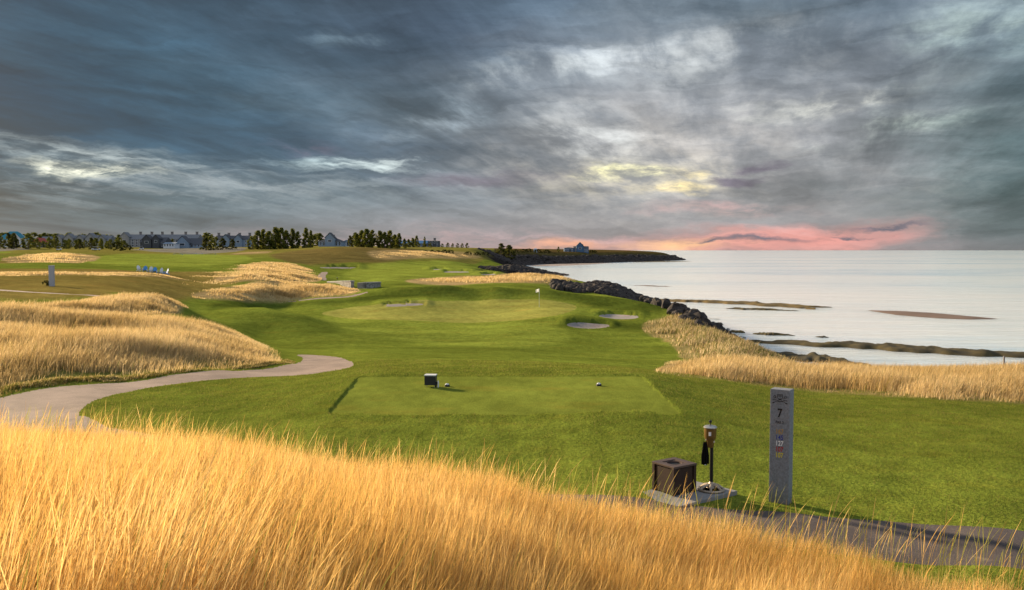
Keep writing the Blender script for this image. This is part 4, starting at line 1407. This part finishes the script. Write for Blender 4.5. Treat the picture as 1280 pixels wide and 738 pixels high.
house('teal_roof_house', 'pale house with a bright teal roof behind dark conical trees', 'house', 3, 34, 288, 560, 12, .42, 'hip', Wh, rooft, 2, 5, gables=((.82, 6, 5.2),), vbase=308)
house('red_roof_house', 'small house with a red front roof and grey back roof', 'house', 47, 57, 296, 540, 8, .45, 'gable_y', greyw, roofr, 1, 2, vbase=307)
house('grey_cottage', 'grey-roofed cottage attached behind the red-roofed house', 'house', 55, 66, 294.5, 560, 9, .45, 'gable_x', greyw, roofg, 2, 3, vbase=308)
house('grey_terrace', 'long grey shingle terrace with a row of steep front gables', 'terrace', 72, 142, 293, 600, 12, .5, 'gable_x', greyw, roofg, 2, 12,
      gables=((.12, 5, 5), (.3, 6, 5.3), (.5, 5, 5), (.68, 6.5, 5.3), (.88, 5, 5)), vbase=308)
house('chimney_terrace', 'big grey terrace with a long roof and six chimneys', 'terrace', 157, 251, 291.8, 620, 14, .6, 'gable_x', greyw, roofg, 3, 18, chim=(.2, .35, .49, .62, .8, .95),
      gables=((.06, 6, 7),), vbase=309)
house('clubhouse', 'dark timber clubhouse with white-trimmed peaked gables', 'clubhouse', 181, 211, 295.5, 540, 12, .45, 'gable_x', darkw, roofd, 2, 7, gables=((.3, 5.5, 4.2), (.68, 4, 5)), vbase=308.5)
house('white_annexe', 'low white annexe with dark openings beside the clubhouse', 'building', 208, 222, 301.5, 530, 8, .62, 'gable_x', Wh, bluew, 1, 4, vbase=308.5, door=False)
house('barn_roof_house', 'dark barn-like house under a big steep roof', 'house', 229, 257, 296.5, 545, 14, .25, 'gable_x', bluew, roofd, 1, 6, gables=((.2, 8, 2.5),), vbase=309)
house('blue_terrace', 'blue-grey terrace with white windows and four chimneys', 'terrace', 272, 314, 293.2, 600, 12, .62, 'gable_x', bluew, roofd, 2, 12, chim=(.04, .34, .66, .96), gables=((.35, 5, 5.5), (.72, 5, 5.5)), vbase=308.5)
house('hipped_house', 'blue house with a dark hipped roof between the two tall tree clumps', 'house', 401, 430, 295.8, 560, 12, .5, 'hip', bluew, roofd, 2, 7, chim=(.55,), gables=((.5, 6, 5),), vbase=307.5)
house('white_cottage', 'white cottage beside the blue house with the hipped roof', 'house', 430, 439, 298.6, 570, 8, .6, 'gable_y', Wh, bluew, 2, 2, vbase=307.5)
house('long_blue_building', 'long low building with a blue roof behind low trees', 'building', 500, 537, 299.4, 600, 12, .55, 'gable_x', bluew, roofb, 1, 9, vbase=309)
house('dark_end_block', 'dark boxy block at the end of the long blue building', 'building', 536, 549.5, 299.2, 598, 12.6, .9, 'hip', darkw, roofd, 2, 4, chim=(.55,), vbase=309)
house('headland_annexe', 'low flat dark blue wing of the house on the headland', 'house', 705, 716.5, 307.8, 760, 9, .85, 'hip', deepblue, roofd, 2, 4, vbase=315)
house('headland_house', 'dark blue gabled house alone on the headland', 'house', 717, 735, 306.5, 762, 11, .6, 'gable_x', deepblue, roofd, 2, 6, chim=(.6,), gables=((.4, 6, 5),), vbase=315)
house('white_lookout', 'tiny pale lookout hut on the ridge above the bay', 'hut', 667, 671.5, 308.8, 690, 2.6, .6, 'hip', bluew, Wh, 1, 1, vbase=314, door=False)

# ------------------------------------------------------------------ golf carts by the trees
tyre = mat('tyre_rubber', (.02, .02, .02), .8)
def golf_cart(u, Y, rz, label):
    p = spot(u, Y)
    o = empty('golf_cart', p, rz)
    tag(o, label, 'golf cart', 'golf carts parked near the far trees')
    MB().box((0, 0, .55), (2.3, 1.15, .35), bevel=.08).box((.85, 0, .85), (.6, 1.1, .4), bevel=.1).build('body', Wh, o)
    MB().box((-.25, 0, .88), (.55, 1.05, .16), bevel=.05).box((-.5, 0, 1.15), (.12, 1.05, .5), bevel=.04).build('seat', darkw, o)
    MB().box((-.1, 0, 1.85), (1.7, 1.15, .08), bevel=.03).build('canopy', Wh, o)
    for sx in (-.8, .6):
        for sy in (-.5, .5):
            MB().box((sx, sy, 1.3), (.05, .05, 1.1)).build('post', darkw, o)
            MB().lathe([(.0, -.1), (.24, -.1), (.26, 0), (.24, .1), (0, .1)], (sx * 1.05, sy * 1.05, .26), 14, (math.pi / 2, 0, 0)).build('wheel', tyre, o, True)


golf_cart(74.5, 425, .3, 'white golf cart parked below the wide olive tree')
golf_cart(118.5, 430, 2.9, 'white golf cart parked under the reddish pine')
golf_cart(123, 432, .2, 'white golf cart next to the yellow-green tree')
golf_cart(177.5, 470, .4, 'white golf cart standing near the clubhouse')

# ------------------------------------------------------------------ adirondack chairs
chw = mat('weathered_white_paint', (.60, .63, .68), .6, var=.08, scale=4)
chb = mat('bright_blue_paint', (.02, .22, .58), .5, var=.08, scale=4)


def chair(x, y, z, rz, m, label):
    o = empty('garden_chair', (x, y, z), rz)
    tag(o, label, 'garden chair', 'garden chairs lined up on the plain')
    mb = MB()
    for k in range(5): mb.box((0, -.25 + k * .11, .36 - k * .03), (.54, .095, .022), (-.27, 0, 0))
    mb.build('seat', m, o)
    mb = MB()
    for k in range(5):
        xx = (k - 2) * .115
        hh = .80 - .045 * (k - 2) ** 2
        mb.box((xx, .30 + hh * .17, .24 + hh / 2), (.10, .022, hh), (-.34, 0, 0))
    mb.build('backrest', m, o)
    for s_ in (-1, 1):
        MB().box((s_ * .34, -.02, .56), (.13, .72, .025), bevel=.008).build('armrest', m, o)
        MB().box((s_ * .31, -.28, .275), (.035, .10, .55)).build('leg', m, o)
        MB().box((s_ * .29, .18, .24), (.03, .95, .10), (-.34, 0, 0)).build('leg', m, o)


for k, (u, m, rz, lb) in enumerate([(175.0, chw, .9, 'white slatted garden chair turned towards the row, at its pillar end'), (181.6, chb, .3, 'blue garden chair between the turned white chair and the next white one'),
                                    (187.2, chw, -.1, 'white garden chair between two blue garden chairs, nearer the turned one'), (193.2, chb, .2, 'blue garden chair in the middle between two upright white ones'),
                                    (199.6, chw, -.3, 'white garden chair before the last blue one'), (206.2, chb, -.8, 'blue garden chair at the fairway end of the row')]):
    p = spot(u, 126 + (k % 2) * .5)
    chair(p.x, p.y, p.z, rz, m, lb)
for o in [o for o in COL.objects if o.name.startswith('garden_chair')]:
    o.scale = (.9, .9, .9)

# ------------------------------------------------------------------ granite pillars
granite = mat('granite', (.205, .215, .24), .75, var=.28, scale=38, bump=.35)
blackp = mat('black_paint', (.012, .012, .014), .5)


def text_mesh(s, size, m, name, parent, loc, rot=(math.pi / 2, 0, 0), bold=.0):
    cu = bpy.data.curves.new(name, 'FONT')
    cu.body = s; cu.size = size; cu.align_x = 'CENTER'; cu.align_y = 'CENTER'; cu.extrude = .0012; cu.offset = bold
    t = bpy.data.objects.new(name, cu)
    COL.objects.link(t)
    bpy.context.view_layer.update()
    me = bpy.data.meshes.new_from_object(t.evaluated_get(bpy.context.evaluated_depsgraph_get()))
    bpy.data.objects.remove(t); bpy.data.curves.remove(cu)
    me.materials.clear(); me.materials.append(m)
    o = bpy.data.objects.new(name, me)
    COL.objects.link(o)
    o.parent = parent; o.location = loc; o.rotation_euler = rot
    o.scale = (.78, 1, 1)
    return o


def granite_marker_mat():
    m = granite.copy(); m.name = 'granite_dirty_foot'
    t = m.node_tree; b = [n for n in t.nodes if n.type == 'BSDF_PRINCIPLED'][0]
    src = b.inputs['Base Color'].links[0].from_socket
    T = NT.__new__(NT); T.t = t
    tc = T.n('ShaderNodeTexCoord'); sp = T.n('ShaderNodeSeparateXYZ'); T.l(tc.outputs['Object'], sp.inputs[0])
    z_ = T.math('ADD', sp.outputs[2], T.math('MULTIPLY', T.noise(tc.outputs['Object'], 7, 5, .6), .35))
    T.l(T.mix(T.maprange(z_, .42, .12, 0, .6), src, (.075, .065, .05)), b.inputs['Base Color'])
    return m


pp = spot(980, 12.1)
mk = empty('hole_marker', (pp.x, pp.y, pp.z - .03), R(-33))
tag(mk, 'tall grey granite hole marker with a 7 and coloured yardages', 'hole marker')
PH = 1.62
MB().box((0, 0, PH / 2), (.272, .19, PH), bevel=.006).build('slab', granite_marker_mat(), mk)
fy = -.0965
text_mesh('7', .17, blackp, 'hole_number', mk, (0, fy, PH - .33), bold=.004)
text_mesh('PAR 3', .055, blackp, 'par_text', mk, (0, fy, PH - .455), bold=.001)
for k, (s_, c) in enumerate([('167', (.42, .25, .05)), ('145', (.02, .04, .26)), ('127', (.8, .8, .8)), ('107', (.38, .02, .02)), ('107', (.68, .56, .03))]):
    text_mesh(s_, .094, mat('yardage_paint_%d' % k, c, .5, var=.03), 'yardage_text', mk, (0, fy, PH - .585 - .082 * k), bold=.0012)
# crest: shield, crossed clubs, two thistles and a ribbon, cut in dark relief
em = MB()
ez = PH - .12
d0, d1 = fy - .0015, fy + .0008
def ring(pts, t):
    for a, b in zip(pts, pts[1:] + pts[:1]):
        dx, dz = b[0] - a[0], b[1] - a[1]; ln = math.hypot(dx, dz)
        em.box(((a[0] + b[0]) / 2, fy, (a[1] + b[1]) / 2), (ln + t * .6, .003, t), (0, -math.atan2(dz, dx), 0))
ring([(-.034, ez + .052), (.034, ez + .052), (.034, ez + .012), (.02, ez - .012), (0, ez - .024), (-.02, ez - .012), (-.034, ez + .012)], .006)
for (x0, z0, x1, z1) in ((-.034, ez + .03, .034, ez + .03), (0, ez + .03, 0, ez - .02), (-.02, ez + .042, .02, ez + .042)):
    ring([(x0, z0), (x1, z1)], .004)
for s_ in (-1, 1):
    ring([(s_ * .082, ez - .062), (-s_ * .03, ez - .0)], .005)
    em.box((s_ * .088, fy, ez - .065), (.03, .003, .014), (0, s_ * .3, 0))
    for k in range(7):
        a = k * .9
        em.box((s_ * (.072 + .016 * math.cos(a)), fy, ez + .018 + .016 * math.sin(a)), (.014, .003, .006), (0, -a, 0))
    ring([(s_ * .05, ez - .002), (s_ * .062, ez + .02)], .004)
    ring([(s_ * .045, ez - .028), (s_ * .085, ez - .018), (s_ * .1, ez - .03)], .004)
ring([(-.04, ez - .04), (0, ez - .05), (.04, ez - .04)], .005)
em.build('crest', blackp, mk)

p2 = spot(64.5, 70)
pl_ = empty('stone_pillar', (p2.x, p2.y, p2.z - .03), R(12))
tag(pl_, 'short grey granite pillar standing alone on the dry plain', 'stone pillar')
pale_granite = mat('pale_granite', (.36, .36, .38), .75, var=.25, scale=30, bump=.3)
MB().box((0, 0, .82), (.37, .32, 1.64), bevel=.015).build('slab', pale_granite, pl_)
MB().box((0, 0, 1.66), (.40, .35, .05), bevel=.01).build('cap', pale_granite, pl_)
tree('shrub', 58, 70.0, 350.8, 1.25, 'leafy_plant', 'low green plant at the foot of the lone granite pillar', None, None, 'plant')

# ------------------------------------------------------------------ concrete pad, litter bin, ball washer
conc = mat('concrete', (.22, .22, .225), .85, var=.12, scale=14, bump=.3)
mb = MB()
padq = [(1.70, 12.30), (2.25, 11.72), (3.24, 12.50), (2.66, 13.12)]
zpad = .045
a = [mb.b.verts.new((x_, y_, -.1)) for x_, y_ in padq]; b = [mb.b.verts.new((x_, y_, zpad)) for x_, y_ in padq]
mb.b.faces.new(a[::-1]); mb.b.faces.new(b)
for i in range(4): mb.b.faces.new((a[i], a[(i + 1) % 4], b[(i + 1) % 4], b[i]))
pad = mb.build('concrete_pad', conc)
tag(pad, 'square concrete pad under the litter bin and ball washer', 'concrete pad')

binm = mat('brown_recycled_board', (.034, .016, .011), .55, var=.2, scale=9, bump=.15)
binlid = mat('brown_lid', (.085, .055, .045), .45, var=.12, scale=9)
bn = empty('litter_bin', (2.33, 12.5, zpad), R(34))
tag(bn, 'square brown board litter bin with a round hole in its lid', 'litter bin')
S_, Hb = .43, .385
mb = MB()
mb.box((0, 0, Hb / 2), (S_ - .05, S_ - .05, Hb - .02))
for k in range(6):
    t = (k - 2.5) * (S_ - .12) / 6
    for (cx, cy, sx, sy) in ((t, -S_ / 2 + .015, .058, .016), (t, S_ / 2 - .015, .058, .016), (-S_ / 2 + .015, t, .016, .058), (S_ / 2 - .015, t, .016, .058)):
        mb.box((cx, cy, Hb / 2), (sx, sy, Hb - .03), bevel=.003)
mb.build('body', binm, bn)
for sx in (-1, 1):
    for sy in (-1, 1):
        MB().box((sx * (S_ / 2 - .018), sy * (S_ / 2 - .018), Hb / 2), (.05, .05, Hb), bevel=.004).build('corner_post', binm, bn)
mb = MB()
for sx, sy, wx, wy in ((0, -1, S_ + .02, .10), (0, 1, S_ + .02, .10), (-1, 0, .10, S_ - .18), (1, 0, .10, S_ - .18)):
    mb.box((sx * (S_ / 2 - .04), sy * (S_ / 2 - .04), Hb + .016), (wx, wy, .03), bevel=.004)
lid = mb.build('lid', binlid, bn)
# flat ring plate with the round hole
bm = bmesh.new(); nn = 32; half = S_ / 2 - .09
vi, vo, vl = [], [], []
for i in range(nn):
    a_ = 2 * math.pi * i / nn; c_, s2 = math.cos(a_), math.sin(a_); k_ = half / max(abs(c_), abs(s2))
    vi.append(bm.verts.new((.105 * c_, .105 * s2, Hb + .02))); vo.append(bm.verts.new((k_ * c_, k_ * s2, Hb + .02))); vl.append(bm.verts.new((.105 * c_, .105 * s2, Hb - .0)))
for i in range(nn):
    j = (i + 1) % nn
    bm.faces.new((vi[i], vi[j], vo[j], vo[i])); bm.faces.new((vl[i], vl[j], vi[j], vi[i]))
M2 = MB(); M2.b.free(); M2.b = bm
M2.build('hole_plate', binlid, lid)
MB().lathe([(.0, Hb - .004), (.104, Hb - .004), (.104, Hb + .002), (0, Hb + .002)], n=24).build('hole_liner', blackp, lid)

steel = mat('brushed_metal', (.55, .53, .50), .35, metal=.9, var=.1, scale=20)
tanp = mat('tan_enamel', (.13, .072, .018), .4, var=.12, scale=12)
blackm = mat('black_enamel', (.014, .014, .015), .35, var=.1)
towelm = mat('black_towel', (.012, .012, .014), .95, var=.3, scale=40, bump=.6)
bronze = mat('worn_bronze_base', (.34, .28, .22), .45, metal=.5, var=.25, scale=14)


def ball_washer(loc, rz, label, towel=True):
    o = empty('ball_washer', loc, rz)
    tag(o, label, 'ball washer')
    mb = MB()
    mb.lathe([(.155, 0), (.2, .004), (.208, .022), (.195, .04), (.17, .036), (.158, .018), (.155, 0)], n=36)
    mb.lathe([(.075, .05), (.062, .085), (.045, .11), (.028, .14)], n=24)
    for k in range(6):
        a_ = k * math.pi / 3 + .2
        mb.tube([(.04 * math.cos(a_), .04 * math.sin(a_), .095), (.11 * math.cos(a_), .11 * math.sin(a_), .075), (.18 * math.cos(a_), .18 * math.sin(a_), .028)], [.026, .024, .02], 8)
    mb.build('base', bronze, o, True)
    MB().lathe([(.027, .10), (.027, .90)], n=18).lathe([(.034, .72), (.034, .76)], n=18).build('pole', blackm, o, True)
    hp = MB().lathe([(.052, .70), (.058, .72), (.060, .80), (.082, .845), (.09, .87), (.093, 1.01), (.093, 1.012)], (-.025, 0, 0), 28).build('tank', tanp, o, True)
    MB().box((-.055, -.089, .93), (.035, .006, .06), bevel=.001).build('decal', Wh, hp)
    MB().lathe([(.10, 1.012), (.102, 1.022), (.085, 1.04), (.03, 1.055), (.016, 1.06)], (-.025, 0, 0), 28).build('lid', steel, o, True)
    MB().lathe([(.008, 1.055), (.008, 1.085), (.02, 1.093), (.026, 1.11), (.02, 1.13), (0, 1.137)], (-.025, 0, 0), 18).build('knob', blackm, o, True)
    MB().box((.012, -.03, .79), (.05, .03, .03), bevel=.004).build('bracket', steel, o)
    if towel:
        # folded hanging towel with soft pleats
        bm = bmesh.new(); nx, nz = 15, 12; rows = []
        for j in range(nz + 1):
            t = j / nz
            rows.append([])
            for i in range(nx + 1):
                s_ = i / nx - .5
                wd = .05 + .07 * min(1, t * 1.6)
                rows[-1].append(bm.verts.new((-.115 + s_ * wd, -.045 + .014 * math.sin(s_ * 19 + t) * (.4 + t), .80 - .37 * t - .01 * math.cos(s_ * 6))))
        for j in range(nz):
            for i in range(nx): bm.faces.new((rows[j][i], rows[j][i + 1], rows[j + 1][i + 1], rows[j + 1][i]))
        bmesh.ops.solidify(bm, geom=bm.faces[:], thickness=.014)
        M3 = MB(); M3.b.free(); M3.b = bm
        tw = M3.build('towel', towelm, o, True)
        MB().box((-.11, -.045, .428), (.05, .02, .008)).build('hem', Wh, tw)
        MB().tube([(-.115, -.045, .82), (-.09, -.03, .835), (-.05, -.01, .83)], .006, 6).build('hook', steel, o)
    return o


bw = ball_washer((2.87, 12.52, zpad), R(4), 'black pole ball washer with a tan tank and hanging black towel')
bw.scale = (.95, .95, .90)
pz = spot(421.5, 160)
ball_washer(pz, R(70), 'small distant ball washer behind the low stone walls', False)

# ------------------------------------------------------------------ tee furniture
def tz(u, v, z):
    a_, b_ = ray(u, v); Y = (z - EYE) / b_
    return (a_ * Y, Y, z)


p = tz(538.5, 484.5, -.045)
tb = empty('tee_box_stand', p, R(-6))
tag(tb, 'dark box with a white lid on thin legs standing on the tee', 'seed box')
MB().box((0, 0, .19), (.29, .22, .24), bevel=.006).build('box', mat('charcoal_plastic', (.022, .024, .027), .5, var=.1), tb)
MB().box((0, 0, .325), (.30, .235, .028), bevel=.006).build('lid', Wh, tb)
for sx in (-1, 1):
    for sy in (-1, 1):
        MB().box((sx * .105, sy * .08, .045), (.014, .014, .12)).build('leg', steel, tb)
MB().box((.155, -.06, .085), (.045, .05, .15), (0, .25, 0), bevel=.006).build('holster', blackp, tb)
MB().lathe([(.016, 0), (.02, .01), (.02, .16), (.012, .185), (0, .19)], (.205, -.06, .01), 16).build('seed_bottle', Wh, tb, True)
for (u, v, lb) in ((559, 484.0, 'white-topped tee marker beside the dark box'), (748.5, 483.2, 'white-topped tee marker alone on the open side of the tee')):
    p = tz(u, v, -.045)
    o = empty('tee_marker', p, R(10))
    tag(o, lb, 'tee marker', 'tee markers on the tee')
    MB().box((0, 0, .03), (.135, .10, .07), bevel=.008, taper=.9).build('base', blackp, o)
    MB().lathe([(.052, .06), (.05, .075), (.035, .09), (0, .096)], n=18).build('cap', Wh, o, True)

# ------------------------------------------------------------------ flag on the green
p = hit(674, 384.5)
zf = gz(p[0], p[1])
fl = empty('flagstick', (p[0], p[1], zf), 0)
tag(fl, 'white flag on a thin stick standing on the green', 'flagstick')
MB().lathe([(.022, 0), (.022, 2.15), (0, 2.17)], n=10).build('stick', mat('flagstick_white', (.55, .55, .52), .4), fl, True)
bm = bmesh.new(); rows = []
for j in range(7):
    rows.append([bm.verts.new((-.02 - .38 * i / 10, .09 * math.sin(i / 10 * 7) * i / 10, 2.13 - .36 * j / 6 - .10 * (i / 10) ** 1.5)) for i in range(11)])
for j in range(6):
    for i in range(10): bm.faces.new((rows[j][i], rows[j][i + 1], rows[j + 1][i + 1], rows[j + 1][i]))
bmesh.ops.solidify(bm, geom=bm.faces[:], thickness=.006)
M4 = MB(); M4.b.free(); M4.b = bm
M4.build('flag', mat('white_flag_cloth', (.82, .82, .82), .8, var=.02), fl, True)

# ------------------------------------------------------------------ stone walls by the far path
def wall_mat():
    m = bpy.data.materials.new('dry_stone')
    m.use_nodes = True
    T = NT(m.node_tree)
    out = T.n('ShaderNodeOutputMaterial'); b_ = T.n('ShaderNodeBsdfPrincipled')
    T.l(b_.outputs[0], out.inputs[0])
    tc = T.n('ShaderNodeTexCoord')
    vo = T.n('ShaderNodeTexVoronoi'); vo.inputs['Scale'].default_value = 1.0
    T.l(T.mapping(tc.outputs['Object'], sc=(2.6, 2.6, 5.5)), vo.inputs['Vector'])
    sx = T.n('ShaderNodeSeparateColor'); T.l(vo.outputs['Color'], sx.inputs[0])
    T.l(T.ramp(sx.outputs[0], [(0.0, (.13, .12, .11)), (1.0, (.34, .31, .28))]), b_.inputs['Base Color'])
    b_.inputs['Roughness'].default_value = .9
    bp = T.n('ShaderNodeBump'); bp.inputs['Strength'].default_value = .8; bp.inputs['Distance'].default_value = .08
    T.l(vo.outputs['Distance'], bp.inputs['Height']); bp.invert = True
    T.l(bp.outputs[0], b_.inputs['Normal'])
    return m


stone = wall_mat()
for (pts, label) in (([(411, 160, 351.8), (420, 154, 351.4), (430, 148, 350.9), (440.5, 144, 350.6)], 'low curved stone wall on the fescue side of the path gap'),
                     ([(447, 143, 353.4), (456, 143, 352.6), (466, 145, 352.4), (474, 149, 352.2)], 'low curved stone wall on the fairway side of the path gap')):
    cx = np.mean([(q_[0] - 640) / F * q_[1] for q_ in pts]); cy = np.mean([q_[1] for q_ in pts])
    g0 = gz(cx, cy)
    o = empty('stone_wall', (cx, cy, g0)); tag(o, label, 'stone wall', 'two low stone walls')
    us = np.interp(np.linspace(0, 3, 16), range(4), [q_[0] for q_ in pts]); Ys = np.interp(np.linspace(0, 3, 16), range(4), [q_[1] for q_ in pts]); vt = np.interp(np.linspace(0, 3, 16), range(4), [q_[2] for q_ in pts])
    W_ = [P(a_, v_, b_) - np.array((cx, cy, g0)) for a_, v_, b_ in zip(us, vt, Ys)]
    mb, mc = MB(), MB()
    for i in range(15):
        a_, b_ = W_[i], W_[i + 1]
        ln = math.hypot(b_[0] - a_[0], b_[1] - a_[1]); an = math.atan2(b_[1] - a_[1], b_[0] - a_[0]); zt_ = (a_[2] + b_[2]) / 2
        mb.box(((a_[0] + b_[0]) / 2, (a_[1] + b_[1]) / 2, zt_ - 1.1), (ln + .06 * (i % 2), .55 + .01 * (i % 2), 1.8), (0, 0, an))
        mc.box(((a_[0] + b_[0]) / 2, (a_[1] + b_[1]) / 2, zt_ - .12 + .004 * (i % 2)), (ln + .06 * (i % 2), .72 + .01 * (i % 2), .15), (0, 0, an), bevel=.02)
    mb.build('wall', stone, o); mc.build('coping', mat('coping_stone', (.30, .29, .275), .85, var=.2, scale=2), o)

# thin stake on the shore bank
p = spot(1258, 41.5)
o = MB().box((0, 0, .5), (.07, .07, 1.0), bevel=.008).lathe([(.03, 1.0), (.03, 1.02), (0, 1.04)], n=8).build('marker_stake', mat('weathered_grey_wood', (.20, .20, .21), .8, var=.2), loc=(p.x, p.y, p.z - .05))
tag(o, 'thin grey marker stake standing in the dry grass by the water', 'stake')
